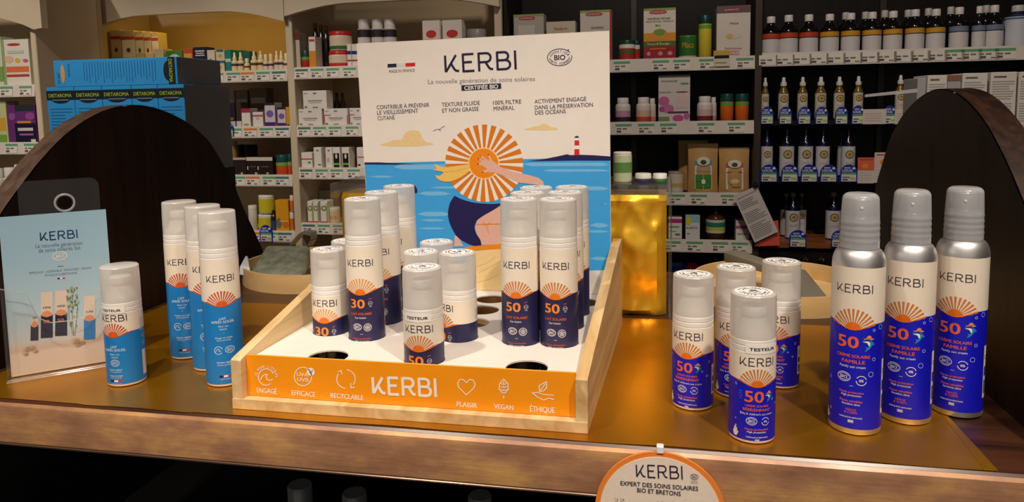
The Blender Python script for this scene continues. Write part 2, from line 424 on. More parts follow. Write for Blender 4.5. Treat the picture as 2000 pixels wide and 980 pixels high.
# ------------------------------------------------------------------ counter
XL, XR, YF, YB = -.76, .325, .615, 1.30
ct = thing('shop_counter', 'dark wooden shop counter with bronze brown front edge and black recess below', 'counter', (XL/2, YF, -1))
def lc(mb, name, parent, smooth=None):
    o = mb.build(name, parent, smooth); o.location = -Vector(parent.location); return o
lc(MB().box(XL-.04, XR+.04, YF+.004, YB, -.03, 0, M_top, .002), 'worktop', ct)
pf = [(YF+.012, .0), (YF+.005, -.0012), (YF+.0012, -.005), (YF, -.010), (YF, -.0435), (YF+.0015, -.0455), (YF+.004, -.0468), (YF+.03, -.0468), (YF+.03, -.001)]
lc(MB().prism(pf, 0, XL-.2, XR+.3, M_bronze), 'front_fascia', ct, 30)
lc(MB().tube([(XL-.2, YF+.0015, -.0462), (XR+.3, YF+.0015, -.0462)], .0016, mat('edge_bead_metal', (170, 140, 120), .2, metal=.8), 6), 'edge_bead', ct)
lc(MB().box(XL-.2, XL-.16, YF+.03, YB, -1, -.0468, M_black), 'side_board', ct)
lc(MB().box(XR+.26, XR+.3, YF+.03, YB, -1, -.0468, M_black), 'side_board', ct)
lc(MB().box(XL-.16, XR+.26, YB-.03, YB, -1, -.03, M_black), 'back_board', ct)
lc(MB().box(XL-.16, XR+.26, YF+.04, YB-.03, -.40, -.38, M_black), 'lower_shelf', ct)
LOW = -.38
# gold paper mat with a lightly rippled front edge
g = MB(); nx, ny = 90, 10; v, f = [], []
X0, X1 = XL+.012, .2785
for j in range(ny+1):
    for i in range(nx+1):
        x = X0+(X1-X0)*i/nx
        yf = YF+.0075+.0008*math.sin(x*21)+.0007*math.sin(x*47+1)
        if j == 0 and abs(x+.52) < .06: yf -= .002
        xx = x
        y = yf+(1.004-yf)*(j/ny)
        if i == nx: xx = X1-.022*(1-j/ny)
        z = .0009+.00004*noise.noise((x*5, y*5, 0))+(.0001*max(0, math.sin(x*23+.7)) if j == 0 else 0)
        v.append((xx, y, max(.0006, z)))
for j in range(ny):
    for i in range(nx):
        a = j*(nx+1)+i; f.append((a, a+1, a+nx+2, a+nx+1))
g.add(v, f, M_gold)
gm = g.build('gold_mat', None, None, fix=False); sm = gm.modifiers.new('s', 'SOLIDIFY'); sm.thickness = .0004; sm.offset = -1
tag(gm, 'gold paper mat covering the counter top under the display bottles', 'mat')

# arched end panels
PR = [(.602, 0), (.62, .04), (.645, .085), (.676, .132), (.714, .179), (.753, .217), (.787, .246), (.83, .275), (.888, .299), (.95, .308), (1.008, .301), (1.067, .282), (1.105, .262), (1.135, .24), (1.165, .205), (1.189, .175), (1.21, .14), (1.231, .104), (1.26, .06), (1.285, .02), (1.292, 0)]
def smoothp(P, k=4):
    out = []
    for i in range(len(P)-1):
        p0, p1, p2, p3 = P[max(0, i-1)], P[i], P[i+1], P[min(len(P)-1, i+2)]
        for j in range(k):
            t = j/k
            out.append(tuple(.5*(2*p1[c]+(p2[c]-p0[c])*t+(2*p0[c]-5*p1[c]+4*p2[c]-p3[c])*t*t+(3*p1[c]-p0[c]-3*p2[c]+p3[c])*t**3) for c in (0, 1)))
    return out+[P[-1]]
M_rim2 = wood('rusty_wood_edge', (16, 10, 8), (62, 36, 22), rough=.45, axis=1, scale=26, bump=.15)
def arch(x0, x1, label, rim):
    pr = smoothp(PR)
    t = thing('arched_panel', label, 'wooden panel', ((x0+x1)/2, .95, 0.0))
    mb = MB(); n = len(pr)
    v = [(x0, *p) for p in pr]+[(x1, *p) for p in pr]
    mb.add(v, [tuple(range(n)), tuple(range(2*n-1, n-1, -1)), (0, n, 2*n-1, n-1)], M_dark)
    lc(mb, 'face_board', t)
    mb = MB(); e = .0012
    v = []
    for x in (x0+.0006, x1-.0006):
        for i, p in enumerate(pr):
            a, b = pr[max(0, i-1)], pr[min(n-1, i+1)]
            d = Vector((-(b[1]-a[1]), b[0]-a[0])).normalized()
            v.append((x, p[0]+d.x*e, p[1]+d.y*e))
    mb.add(v, [(i, i+1, n+i+1, n+i) for i in range(n-1)], rim)
    lc(mb, 'edge_band', t, 40)
arch(XL-.03, XL, 'dark arched wooden end panel behind the leaflet holder', M_rim)
arch(XR, XR+.032, 'dark arched wooden end panel beside the tall spray cans', M_rim2)

# ------------------------------------------------------------------ wooden display tray
TF, TB = .635, .968            # front, back
oxl = lambda y: -.4186+.010*(y-TF)/(TB-TF)
oxr = lambda y: -.0627+.0145*(y-TF)/(TB-TF)
TT = .011
tr = thing('display_tray', 'pale wooden counter display tray with orange front panel', 'display tray', (-.24, .80, 0.0013))
z0 = .0013
mb = MB(); v = [(oxl(TF), TF), (oxr(TF), TF), (oxr(TB), TB), (oxl(TB), TB)]
mb.prism(v, 2, z0, .0115, M_pine); lc(mb, 'base_board', tr)
def side(out, sgn):
    mb = MB()
    pf = [(TF+.001, .0116), (TF+.001, .0508), (TF+.0045, .0525), (.93, .1165), (TB, .1195), (TB, .0116)]
    v = []
    for off in (0, sgn*TT):
        for y, z in pf: v.append((out(y)+off, y, z))
    n = len(pf)
    mb.add(v, [tuple(range(n)), tuple(range(2*n-1, n-1, -1))]+[(i, i+n, (i+1) % n+n, (i+1) % n) for i in range(n)], M_pine)
    return lc(mb, 'side_panel', tr)
side(oxl, 1); side(oxr, -1)
mb = MB(); mb.box(oxl(TB)+TT+.0005, oxr(TB)-TT-.0005, TB-.010, TB, .0117, .1, M_pine); lc(mb, 'back_panel', tr)
# orange front strip
OY = .6445
ox0, ox1 = oxl(OY)+TT+.0006, oxr(OY)-TT-.0006
fp = lc(MB().box(ox0, ox1, OY, OY+.0018, .0117, .0545, M_orange, .0004), 'front_panel', tr); tag(fp, 'orange card strip with white icons and lettering')
A = Art(); KW = flat((250, 240, 226))
P = lambda px, py: at(px, py, 1, OY)
def pxart(plane_y):
    q = lambda px, py: (lambda p: (p.x, p.z))(at(px, py, 1, plane_y)); return q
q = pxart(OY)
def ptext(A, q, t, xa, ya, xb, yb, hpx, M, bold=0., layer=2):
    a, b = Vector(q(xa, ya)), Vector(q(xb, yb)); c = (a+b)/2
    xm, ym = (xa+xb)/2, (ya+yb)/2
    h = abs(q(xm, ym-hpx/2)[1]-q(xm, ym+hpx/2)[1]); d = b-a
    A.text(t, c.x, c.y, h, M, w=d.length, bold=bold, layer=layer, rot=math.atan2(d.y, d.x))
for t, xa, ya, xb, yb in (('ENGAGÉ', 502, 761, 541, 764), ('EFFICACE', 570, 766, 616, 770), ('RECYCLABLE', 646, 771, 710, 776.5), ('PLAISIR', 892, 788, 932, 791.5), ('VEGAN', 965, 792.5, 1003, 795.5), ('ÉTHIQUE', 1035, 797.5, 1084, 800.5)):
    ptext(A, q, t, xa, ya, xb, yb, 9.5 if t[0] != 'É' else 11, KW, .03)
def plogo(A, q, xa, ya, xb, yb, hpx, M, wt=.13):
    a, b = Vector(q(xa, ya)), Vector(q(xb, yb)); c = (a+b)/2; xm, ym = (xa+xb)/2, (ya+yb)/2
    h = abs(q(xm, ym-hpx/2)[1]-q(xm, ym+hpx/2)[1])/1.12; d = b-a; rot = math.atan2(d.y, d.x)
    T = Art(); T.logo(0, 0, h, M, wt, sx=d.length/(4.55*h))
    cs, sn = math.cos(rot), math.sin(rot)
    for v, f, mm, l in T.p: A.raw([(c.x+x*cs-y*sn, c.y+x*sn+y*cs) for x, y in v], f, mm, l)
plogo(A, q, 727, 752, 852, 757, 36, KW, .17)
def pst(A, q, pts, w, M, closed=False, layer=2): A.stroke([q(*p) for p in pts], w, M, closed, layer)
lw = .0009
def circ_px(cx, cy, rx, ry, a0=0, a1=360, n=24): return [(cx+rx*math.cos(math.radians(a0+(a1-a0)*i/n)), cy+ry*math.sin(math.radians(a0+(a1-a0)*i/n))) for i in range(n+1)]
pst(A, q, circ_px(520, 736, 15, 16, 55, 335), lw, KW)
pst(A, q, [(509, 741), (513, 734), (518, 731), (522, 731), (520, 735), (522, 741), (528, 743), (533, 740)], lw, KW)
n = len('1% POUR L\'OCÉAN'); 
for i, ch in enumerate("1% POUR L'OCÉAN"):
    a = math.radians(186+(354-186)*i/(n-1))
    if ch != ' ':
        p = q(520+20.5*math.cos(a), 736+21*math.sin(a)); A.text(ch, p[0], p[1], .0028, KW, bold=.02, rot=-a-math.pi/2)
pst(A, q, circ_px(592, 735, 17, 18, 0, 360), lw, KW)
for t, x, y in (('UVA', 591, 731), ('UVB', 592, 741)): ptext(A, q, t, x-11, y-.6, x+11, y+.6, 8, KW, .02)
c = q(607, 726); A.disc(c[0], c[1], .0042, .0042, KW, layer=2); pst(A, q, [(604, 726), (606.5, 729), (611, 722)], .0006, flat((120, 110, 120)), layer=3)
pst(A, q, circ_px(676, 740, 18, 18, 95, 215), lw, KW); pst(A, q, circ_px(676, 740, 18, 18, -85, 40), lw, KW)
pst(A, q, [(660, 726), (667, 723.5), (668, 731)], lw, KW); pst(A, q, [(685, 748), (686, 757), (693, 756)], lw, KW)
pst(A, q, [(911, 771), (896, 756), (894, 748), (898, 741), (905, 741), (911, 747), (917, 741), (924, 742), (928, 749), (926, 757)], lw, KW, True)
pst(A, q, [(984, 740), (976, 749), (975, 760), (984, 770), (993, 760), (992, 749)], lw, KW, True); pst(A, q, [(984, 744), (984, 778)], lw, KW)
for y in (752, 758, 764): pst(A, q, [(978, y-4), (984, y), (990, y-4)], lw*.8, KW)
pst(A, q, [(1054, 764), (1053, 753), (1067, 745), (1068, 756), (1062, 763)], lw, KW, True); pst(A, q, [(1056, 762), (1065, 749)], lw*.8, KW)
pst(A, q, [(1082, 772), (1062, 770), (1050, 766), (1040, 767), (1050, 775), (1062, 781), (1072, 777), (1082, 780)], lw, KW)
ar = A.emit(MB(), plane((0, OY, 0), (1, 0, 0), (0, 0, 1), (0, -1, 0))).build('printed_icons', fp, fix=False); ar.location = (0, 0, 0)
# white insert with round holes
IZ = .0475
holes = [(-.329, .667), (-.124, .667), (-.2285, .6735), (-.3636, .7483), (-.3636, .8013), (-.3155, .7365), (-.3170, .7962), (-.3185, .8600),
         (-.2129, .7477), (-.2543, .7477), (-.2129, .8010), (-.2543, .8050), (-.2129, .8545), (-.2543, .8595), (-.1445, .7460), (-.1029, .7460), (-.1445, .7990), (-.1029, .8060), (-.1435, .8520), (-.1015, .8590), (-.0945, .9050), (-.2132, .9050)]
import bmesh
def insert():
    bm = bmesh.new(); HR = .0204; n = 36
    e0 = [(oxl(.647)+TT+.0004, .6468), (oxr(.647)-TT-.0004, .6468), (oxr(.957)-TT-.0006, .957), (oxl(.957)+TT+.0006, .957)]
    ov = [bm.verts.new((*p, IZ)) for p in e0]; ed = [bm.edges.new((ov[i], ov[(i+1) % 4])) for i in range(4)]
    for hx, hy in holes:
        r = HR if True else 0
        vs = [bm.verts.new((hx+r*math.cos(2*math.pi*i/n), hy+r*math.sin(2*math.pi*i/n), IZ)) for i in range(n)]
        ed += [bm.edges.new((vs[i], vs[(i+1) % n])) for i in range(n)]
    bmesh.ops.triangle_fill(bm, edges=ed, use_beauty=True)
    # remove triangles inside holes
    rm = [f for f in bm.faces if any((f.calc_center_median().xy-Vector(h)).length < HR*.98 for h in holes)]
    bmesh.ops.delete(bm, geom=rm, context='FACES_ONLY')
    me = bpy.data.meshes.new('insert'); bm.to_mesh(me); bm.free(); me.materials.append(M_card)
    return me
ins = link('card_insert', insert(), tr); ins.location = -Vector(tr.location)
sm = ins.modifiers.new('s', 'SOLIDIFY'); sm.thickness = .0016; sm.offset = 0
tag(ins, 'white card insert with round bottle holes')

# ------------------------------------------------------------------ printed header board
BY = .9450
q = pxart(BY)
def ext(p, r, z):
    p, r = Vector(q(*p)), Vector(q(*r)); t = (z-p.y)/(r.y-p.y); return p+(r-p)*t
TL, TR = Vector(q(696, 85)), Vector(q(1190, 60))
BL, BR = ext((696, 85), (712, 330), IZ+.0012), ext((1190, 60), (1195, 300), IZ+.0012)
BR.x = min(BR.x, oxr(BY)-TT-.0008)
hb = thing('header_board', 'printed card header board with sun-hat woman, lighthouse and sea', 'display board', ((BL.x+BR.x)/2, BY, IZ+.0012))
def lcb(mb, name, par, root):
    o = mb.build(name, par, fix=False); 
    if par is root: o.location = -Vector(root.location)
    return o
mb = MB(); c4 = [(p.x, p.y) for p in (BL, BR, TR, TL)]
mb.prism(c4, 1, BY, BY+.003, M_card); bd = lc(mb, 'board', hb)
A = Art()
SKYB = flat((64, 164, 232), .4); SKYL = flat((120, 190, 236), .4); NAVY = flat((36, 30, 84), .4); SAND = flat((234, 205, 150), .5); SKIN = flat((226, 178, 162), .5); HAIR = flat((240, 196, 100), .5); SUNO = flat((238, 138, 18), .45); HATO = flat((214, 122, 34), .45); SKIRT = flat((238, 208, 150), .5); CREAMB = flat((240, 230, 220), .5)
def pp(pts, M, layer=1): A.poly([q(*p) for p in pts], M, layer)
def lerp_edge(y, left):
    a, b = (q(696, 85), q(712, 330)) if left else (q(1190, 60), q(1195, 300))
    return a, b
# sea between the side edges of the board
def edge_pt(z, left):
    a, b = (TL, BL) if left else (TR, BR)
    t = (z-a.y)/(b.y-a.y); p = a+(b-a)*t; return (p.x+(.0004 if left else -.0004), p.y)
zsl, zsr = q(712, 319)[1], q(1195, 306)[1]; zbl, zbr = q(720, 541)[1], q(1195, 527)[1]
A.poly([edge_pt(zsl, 1), edge_pt(zsr, 0), edge_pt(zbr, 0), edge_pt(zbl, 1)], SKYB, 1)
for x0, x1, y, h in ((768, 930, 326, 10), (1020, 1190, 321, 7), (1060, 1195, 333, 5), (1120, 1195, 368, 8), (816, 880, 378, 8), (840, 900, 366, 4), (815, 880, 418, 9), (820, 870, 430, 5), (1150, 1196, 440, 9), (1170, 1196, 398, 3), (815, 870, 446, 4), (1140, 1190, 452, 5), (1150, 1192, 505, 7), (720, 770, 345, 4)):
    x1 = min(x1, 1190); pp([(x0, y), (x0+14, y-h*.5), (x1-14, y-h*.5), (x1, y), (x1-10, y+h*.4), (x0+20, y+h*.5)], SKYL, 2)
A.poly([edge_pt(q(712, 317)[1], 1), q(740, 317), q(790, 319), q(820, 320.5), q(760, 321.5), edge_pt(q(712, 321)[1], 1)], NAVY, 2.5)
pp([(1027, 315), (1060, 311), (1090, 305), (1108, 301), (1114, 303), (1130, 302), (1160, 303), (1193.5, 305.5), (1194, 313.5), (1120, 313.5)], NAVY, 3)
# clouds, bird
pp([(742, 284), (745, 281), (757, 278.5), (769, 273), (784, 273), (792, 259), (800, 255), (810, 254), (818, 256), (823, 262), (826, 271), (832, 277), (845, 279.5), (846, 282), (810, 286), (765, 286)], SAND, 2)
pp([(1022, 253), (1033, 250), (1042, 247), (1052, 246), (1060, 241.5), (1068, 242), (1074, 247), (1088, 250), (1090, 253), (1060, 254.5)], SAND, 2)
for l in ([(846, 256), (852, 253), (858, 252.5), (861, 256)], [(858, 254), (863, 249), (869, 246)]): pst(A, q, l, .0007, NAVY)
# sun hat
hc = q(945, 319); ey = abs(q(945, 319)[1]-q(945, 243)[1]); ex = abs(q(869, 319)[0]-q(1021, 319)[0])/2
A.disc(hc[0], hc[1], ex, ey, CREAMB, 48, 4)
for i in range(26):
    a = 2*math.pi*(i+.32)/26; h = 2*math.pi/26*.285
    v = []
    for r in (.40, .7, 1.):
        for s_ in (-h, h): v.append((hc[0]+ex*r*math.cos(a+s_), hc[1]+ey*r*math.sin(a+s_)))
    A.raw(v, [(0, 1, 3, 2), (2, 3, 5, 4)], HATO, 5)
A.disc(hc[0], hc[1], ex*.40, ey*.41, flat((246, 220, 168), .5), 32, 6); A.disc(hc[0], hc[1], ex*.375, ey*.385, SUNO, 32, 7)
# hair, arm, torso
def flow(pts, M, layer): pp(smoothp(pts+[pts[0]], 5)[:-1], M, layer)
flow([(918, 320), (890, 324), (866, 326), (848, 320), (853, 329), (846, 332), (866, 336), (858, 343), (851, 342), (856, 350), (866, 354), (880, 354), (898, 347), (915, 335)], HAIR, 8)
pst(A, q, [(864, 336), (890, 334), (912, 328)], .0007, flat((226, 170, 70), .5), layer=9)
pp([(932, 319), (940, 315), (952, 312), (966, 316), (978, 326), (1000, 334), (1030, 341), (1052, 347), (1062, 355), (1062, 362), (1016, 357), (986, 344), (966, 337), (952, 336), (943, 337), (941, 334), (952, 330), (944, 324)], SKIN, 8)
for l in ([(934, 320), (950, 323)], [(935, 310), (953, 318)], [(940, 305), (955, 316)], [(954, 302), (961, 316)], [(943, 336), (957, 331)]):
    pst(A, q, l, .0026, SKIN, layer=8.4+.15*l[0][1] % 1)
    p = q(*l[0]); A.disc(p[0], p[1], .0013, .001, flat((170, 40, 30), .4), 10, 9)
flow([(888, 382), (879, 396), (875, 418), (880, 440), (893, 462), (912, 475), (930, 481), (936, 482), (940, 478), (938, 468), (930, 455), (927, 444), (932, 430), (946, 420), (962, 411), (976, 402), (980, 397), (960, 398), (930, 396), (905, 390)], NAVY, 4-1)
pp([(976, 402), (962, 411), (946, 420), (932, 430), (928, 444), (931, 457), (938, 468), (937, 478), (980, 477), (980, 402)], SKIN, 2)
pst(A, q, [(930, 438), (955, 438), (980, 437)], .0012, SUNO, layer=4)
pst(A, q, [(948, 439), (942, 437), (946, 434), (950, 439), (955, 434), (959, 437), (952, 439), (955, 458)], .0006, SUNO, True, layer=5)
pp([(888, 460), (895, 462), (905, 480), (887, 481)], SKIN, 2)
pp([(905, 482), (930, 480), (980, 476), (980, 486), (930, 488), (922, 492)], SUNO, 4)
A.poly([q(922, 490), q(980, 485), (q(985, 570)[0], IZ+.002), (q(905, 570)[0], IZ+.002), q(915, 520)], SKIRT, 3)
for l in ([(980, 508), (955, 522), (935, 532)], [(975, 535), (955, 545), (930, 552)], [(970, 500), (950, 514), (930, 520)]): pst(A, q, l, .0006, flat((226, 182, 110), .5), layer=5)
flow([(810, 361), (815, 370), (814, 377), (807, 374)], NAVY, 2)
# lighthouse
for y0, y1, M in ((291, 303, K_red), (284, 291, K_white), (274, 284, K_red), (268, 274, K_white)):
    w = 4.6-.02*(303-y0); pp([(1126-w, y1), (1127.5+w, y1), (1127+w, y0), (1126.5-w, y0)], M, 4)
pp([(1122, 269), (1123, 266.5), (1126.5, 265), (1130, 266.5), (1131, 269)], NAVY, 5)
# lettering
plogo(A, q, 868, 125, 1008.5, 117, 37, K_navy, .14)
ptext(A, q, 'La nouvelle génération de soins solaires', 836, 159.5, 1045, 153.5, 9.2, K_grey)
pp([(901, 166.5), (978.5, 162.5), (979, 173.5), (901.5, 177.5)], K_navy, 2)
ptext(A, q, 'CERTIFIÉE BIO', 907, 171.6, 973, 168.4, 8, K_white, .03, 3)
for t, xa, xb, y in (('CONTRIBUE À PRÉVENIR', 735.5, 838.5, 207), ('LE VIEILLISSEMENT', 736.5, 817, 218), ('CUTANÉ', 737.5, 771, 230), ('TEXTURE FLUIDE', 863, 937, 202.5), ('ET NON GRASSE', 864, 935, 214), ('100% FILTRE', 963, 1018, 199.3), ('MINÉRAL', 964, 1004.5, 211), ('ACTIVEMENT ENGAGÉ', 1044, 1145, 195.5), ('DANS LA PRÉSERVATION', 1044.5, 1158, 207), ('DES OCÉANS', 1045, 1105, 218.5)):
    d = (xb-xa)*.026; ptext(A, q, t, xa, y+d, xb, y-d, 8.2, K_navy, .008)
for x0, x1, M in ((757, 774.5, K_navy), (774.5, 792, flat((222, 214, 208))), (792, 811, K_red)): pp([(x0, 132-(x0-757)*.05), (x1, 132-(x1-757)*.05), (x1, 125-(x1-757)*.05), (x0, 125-(x0-757)*.05)], M, 2)
ptext(A, q, 'MADE IN FRANCE', 760, 139.5, 810, 136.8, 6, K_navy)
bc = q(1093, 112); s1 = abs(q(1117, 112)[0]-bc[0]); s2 = abs(q(1093, 95.5)[1]-bc[1])
A.ring(bc[0], bc[1], s1, s2, .0009, K_navy, .55, 2*math.pi+.2, 36)
A.text('BIO', bc[0]+.0002, bc[1], s2*.62, K_navy, bold=.03, rot=.015)
A.arc_text('COSMETIQUE', bc[0], bc[1], 1, .0032, K_navy, math.radians(160), math.radians(20), kx=s1*.78, ky=s2*.7)
A.arc_text('CHARTE COSMEBIO', bc[0], bc[1], 1, .0030, K_navy, math.radians(192), math.radians(352), inward=True, kx=s1*.8, ky=s2*.74)
p = q(1110, 97.5); A.disc(p[0], p[1], .0009, .0009, K_navy, 10, 2)
A.emit(MB(), plane((0, BY, 0), (1, 0, 0), (0, 0, 1), (0, -1, 0), .00008)).build('printed_artwork', bd, fix=False)['kind'] = 'stuff'

# ------------------------------------------------------------------ bottles
def sun_label(r, h0, h1, dip, sunr, low, rays, disc, wave_side=.0052):
    """label band: cream above, colour below, meeting along a wave that dips under the sun"""
    mb = MB(); n = 72; v, f1, f2 = [], [], []
    def wv(s):
        t = min(1, abs(s)/.021); return dip-.0006+wave_side*(1-math.cos(math.pi*t))/2
    for i in range(n+1):
        a = -math.pi+2*math.pi*i/n; s = a*r; w = wv(s)
        for z in (h0, w, h1): v.append((r*math.sin(a), -r*math.cos(a), z))
    for i in range(n):
        k = 3*i; f1.append((k, k+3, k+4, k+1)); f2.append((k+1, k+4, k+5, k+2))
    mb.add(v, f1, low); 
    b = len(mb.v); mb.add(v, f2, M_cream)
    return mb
def white_side(A, s, z, hgt, M=K_white, D=K_navy):
    A.rect(s-.0032, z, s+.0032, z+hgt, M, 1, 3)
    A.ring(s, z+hgt*.78, .0018, .0018, .0005, D, n=10); A.rect(s-.002, z+hgt*.42, s+.002, z+hgt*.6, D, 2); A.rect(s-.0016, z+hgt*.08, s+.0016, z+hgt*.34, D, 2)
def star(A, x, y, r, M):
    A.ring(x, y, r, r, r*.13, M, n=18)
    for i in range(5):
        a = math.pi/2+2*math.pi*i/5; A.ring(x+r*.42*math.cos(a), y+r*.42*math.sin(a), r*.26, r*.26, r*.12, M, n=8)
def dolphin(A, x, y, k=1.):
    T = flat((40, 140, 190)); W = flat((232, 236, 238)); H = flat((240, 150, 90)); mm = .001*k
    P = lambda L: [(x+a*mm, y+b*mm) for a, b in L]
    A.poly(P(smoothp([(-5, 1.5), (-3, 3.6), (0, 4), (2.6, 2.6), (3.4, 0), (2.4, -3), (-.5, -6), (-3, -7), (-1.6, -5), (-2.4, -3.2), (-.4, -3.4), (.6, -1), (-.6, .6), (-3, .9)], 4)), T, 2)
    A.poly(P(smoothp([(-4.4, 1.2), (-2, 2), (.6, 1.6), (1.4, -.6), (.8, -2.6), (-.2, -1.4), (-1.2, .4)], 4)), W, 3)
    A.poly(P([(2.6, 2.2), (5.2, -.6), (4.6, -2), (2.8, -.6)]), T, 2)
    A.poly(P([(-4.4, 4.2), (-2, 4.4), (-1.4, 6), (.2, 7), (1.8, 6.4), (2.4, 5), (4.8, 3.6), (3, 3.2), (0, 3.8), (-3, 3.4)]), H, 4)
def coral_plant(A, x, y):
    for i, (dx, l) in enumerate(((-2, 5), (-.8, 8), (.6, 10), (1.8, 7), (3, 4.5))):
        A.stroke([(x+.0003*dx, y), (x+.0008*dx, y+.0005*l), (x+.0009*dx+.0003, y+.001*l)], .0011, K_white)
ART = {}
def art_for(kind):
    A = Art()
    if kind in ('tall30', 'tall50', 'small30', 'small50', 'test50'):
        tall = kind.startswith('tall'); r = .02; dip = .0884 if tall else .0519; R = .0174 if tall else .0157
        lz = .1225 if tall else .0735
        A.logo(0, lz, .0066, K_navy, .12); A.disc(0, dip, .0060, .0060, K_dor, 16, 3, 0, math.pi); A.rays(0, dip-.0012, .0068, R+.0012, 13, math.radians(14), math.radians(166), K_ray if '30' not in kind else flat((226, 158, 84)))
        A.stroke([(s/1000, dip-.0004+.0050*(1-math.cos(math.pi*min(1, abs(s)/21)))/2) for s in range(-20, 21, 2)], .0011, K_dor, layer=2)
        b = dip-.0884
        num = '30' if '30' in kind else '50'
        A.text(num, -.0035, b+.0785, .0098, K_or, bold=.03, w=.0165); A.text('SPF', .0105, b+.0832, .0018, K_rust)
        A.ring(.0105, b+.0783, .0022, .0022, .0003, K_white, n=14); A.text('UVA', .0105, b+.0783, .0011, K_white, bold=.02); A.text('UVB', .0105, b+.0748, .001, K_white, bold=.02)
        A.text('LAIT SOLAIRE', 0, b+.0672, .0026, K_rust, w=.0235, bold=.03); A.text('Sun lotion', -.0008, b+.0630, .0022, K_white, w=.0122)
        A.bio(-.0045, b+.0527, .0038, K_white); star(A, .0068, b+.0522, .0040, K_white)
        if tall:
            A.rect(-.0015, .0448, .0015, .0451, K_white, 2); A.text('Haute protection', 0, .0400, .0020, K_rust, w=.0195, bold=.02); A.text('High protection', 0, .0372, .0019, K_white, w=.0160, bold=.01)
            A.text('Peaux sensibles', 0, .0335, .0019, K_rust, w=.0165, bold=.02)
        white_side(A, .036, b+.038 if tall else .008, .026)
        for i in range(5): A.rect(.042, (.112 if tall else .060)+i*.0022, .056, (.112 if tall else .060)+i*.0022+.0005, K_grey, 2, 4)
        if tall:
            for i in range(9): A.rect(.043, .045+i*.003, .058, .0455+i*.003, K_pale, 2, 4)
        else:
            for i in range(6): A.rect(.043, .014+i*.0042, .058, .0146+i*.0042, K_pale, 2, 4)
        if kind == 'test50':
            A.rect(-.0155, .0805, .0135, .0885, flat((248, 244, 238)), 3, 8); A.text('TESTEUR', -.001, .0846, .0027, K_black, w=.0225, bold=.03, layer=4)
    elif kind in ('tallblue', 'testblue'):
        tall = kind == 'tallblue'; r = .02; dip = .0890 if tall else .0560; R = .0165 if tall else .0150
        A.logo(0, .1190 if tall else .0765, .0066, K_navy, .12); A.disc(0, dip, .0060, .0060, flat((226, 96, 34)), 16, 3, 0, math.pi)
        A.rays(0, dip-.0012, .0068, R+.0012, 13, math.radians(14), math.radians(166), flat((198, 86, 50)))
        A.stroke([(s/1000, dip-.0004+.0050*(1-math.cos(math.pi*min(1, abs(s)/21)))/2) for s in range(-20, 21, 2)], .0009, flat((226, 96, 34)), layer=2)
        b = 0 if tall else -.0305
        W = flat((205, 226, 240))
        A.text('LAIT', 0, b+.0755, .0026, W, bold=.03); A.text('APRÈS SOLEIL', 0, b+.0718, .0028, W, w=.0245, bold=.03)
        A.text('After sun', 0, b+.0672, .0023, W, w=.0105); A.text('lotion', 0, b+.0640, .0022, W, w=.0072)
        if tall:
            A.rect(-.0012, .0597, .0012, .0599, W, 2); A.text('Visage et corps', 0, .0545, .0021, W, w=.018, bold=.02); A.text('Face and body', 0, .0518, .0019, W, w=.0145, bold=.01)
            A.ring(-.006, .0408, .0042, .0042, .0007, W, .3, 5.6, 20); A.stroke([(-.009, .0395), (-.007, .0425), (-.0050, .0420), (-.0055, .0398), (-.003, .0395)], .0006, W)
            A.bio(.0058, .0408, .0040, W)
            A.text('Parfum végétal', 0, .0273, .0021, W, w=.0165, bold=.03); A.text('Home perfume', 0, .0246, .0018, W, w=.0155, bold=.01)
            fz = .0108
        else:
            A.bio(0, .0270, .0038, W); A.text('Parfum végétal', 0, .0195, .0017, W, w=.014, bold=.03); A.text('Home perfume', 0, .0172, .0015, W, w=.0125)
            A.text('Visage et corps', 0, .0128, .0017, W, w=.015, bold=.03); A.text('Face and body', 0, .0105, .0015, W, w=.0125)
            fz = .0058
            A.rect(-.0160, .0815, .0135, .0890, flat((248, 244, 238)), 3, 8); A.text('TESTEUR', -.001, .0852, .0026, K_black, w=.0215, bold=.03, layer=4)
            A.rect(.030, .008, .0375, .036, flat((215, 218, 220)), 1, 3); A.ring(.034, .044, .002, .002, .0005, W, n=10); A.ring(.034, .052, .002, .002, .0005, W, n=10)
            for i in range(4): A.rect(.029+i*.0018, .058, .0297+i*.0018, .073, K_pale, 2)
        for i, M in enumerate((K_navy, K_white, K_red)): A.rect(-.0066+i*.0044, fz, -.0022+i*.0044, fz+.0021, M, 2)
        A.text('MADE IN FRANCE', 0, fz-.0022, .0012, W, w=.0115)
    elif kind in ('kid', 'testkid'):
        dip = .0519; b = 0
        A.logo(0, .0735, .0068, K_navy, .11); A.disc(0, dip, .0055, .0055, K_dor, 16, 3, 0, math.pi); A.rays(0, dip-.0012, .0062, .0168, 13, math.radians(14), math.radians(166), K_ray)
        A.stroke([(s/1000, dip-.0004+.0050*(1-math.cos(math.pi*min(1, abs(s)/21)))/2) for s in range(-20, 21, 2)], .0009, K_dor, layer=2)
        C = flat((236, 104, 70))
        A.text('50', -.0025, .0430, .0100, C, bold=.03, w=.0165); A.text('SPF', -.0143, .0465, .0015, flat((120, 110, 215))); A.ring(-.0143, .0430, .0016, .0016, .0003, flat((120, 110, 215)), n=10); A.text('UVB', -.0143, .0398, .0011, flat((120, 110, 215)))
        dolphin(A, .0105, .0430, .72)
        A.text('CRÈME SOLAIRE', 0, .0345, .0019, C, w=.0205, bold=.03); A.text('BÉBÉ/ENFANT', 0, .0310, .0025, C, w=.0240, bold=.03)
        A.text("Baby & children's sun cream", 0, .0272, .0020, K_white, w=.0290)
        A.bio(-.0045, .0208, .0036, K_white); A.seal(.0075, .0206, .0034, K_white)
        A.text('Haute protection', 0, .0135, .0020, C, w=.0205, bold=.03); A.text('High protection', 0, .0110, .0018, K_white, w=.0165, bold=.01)
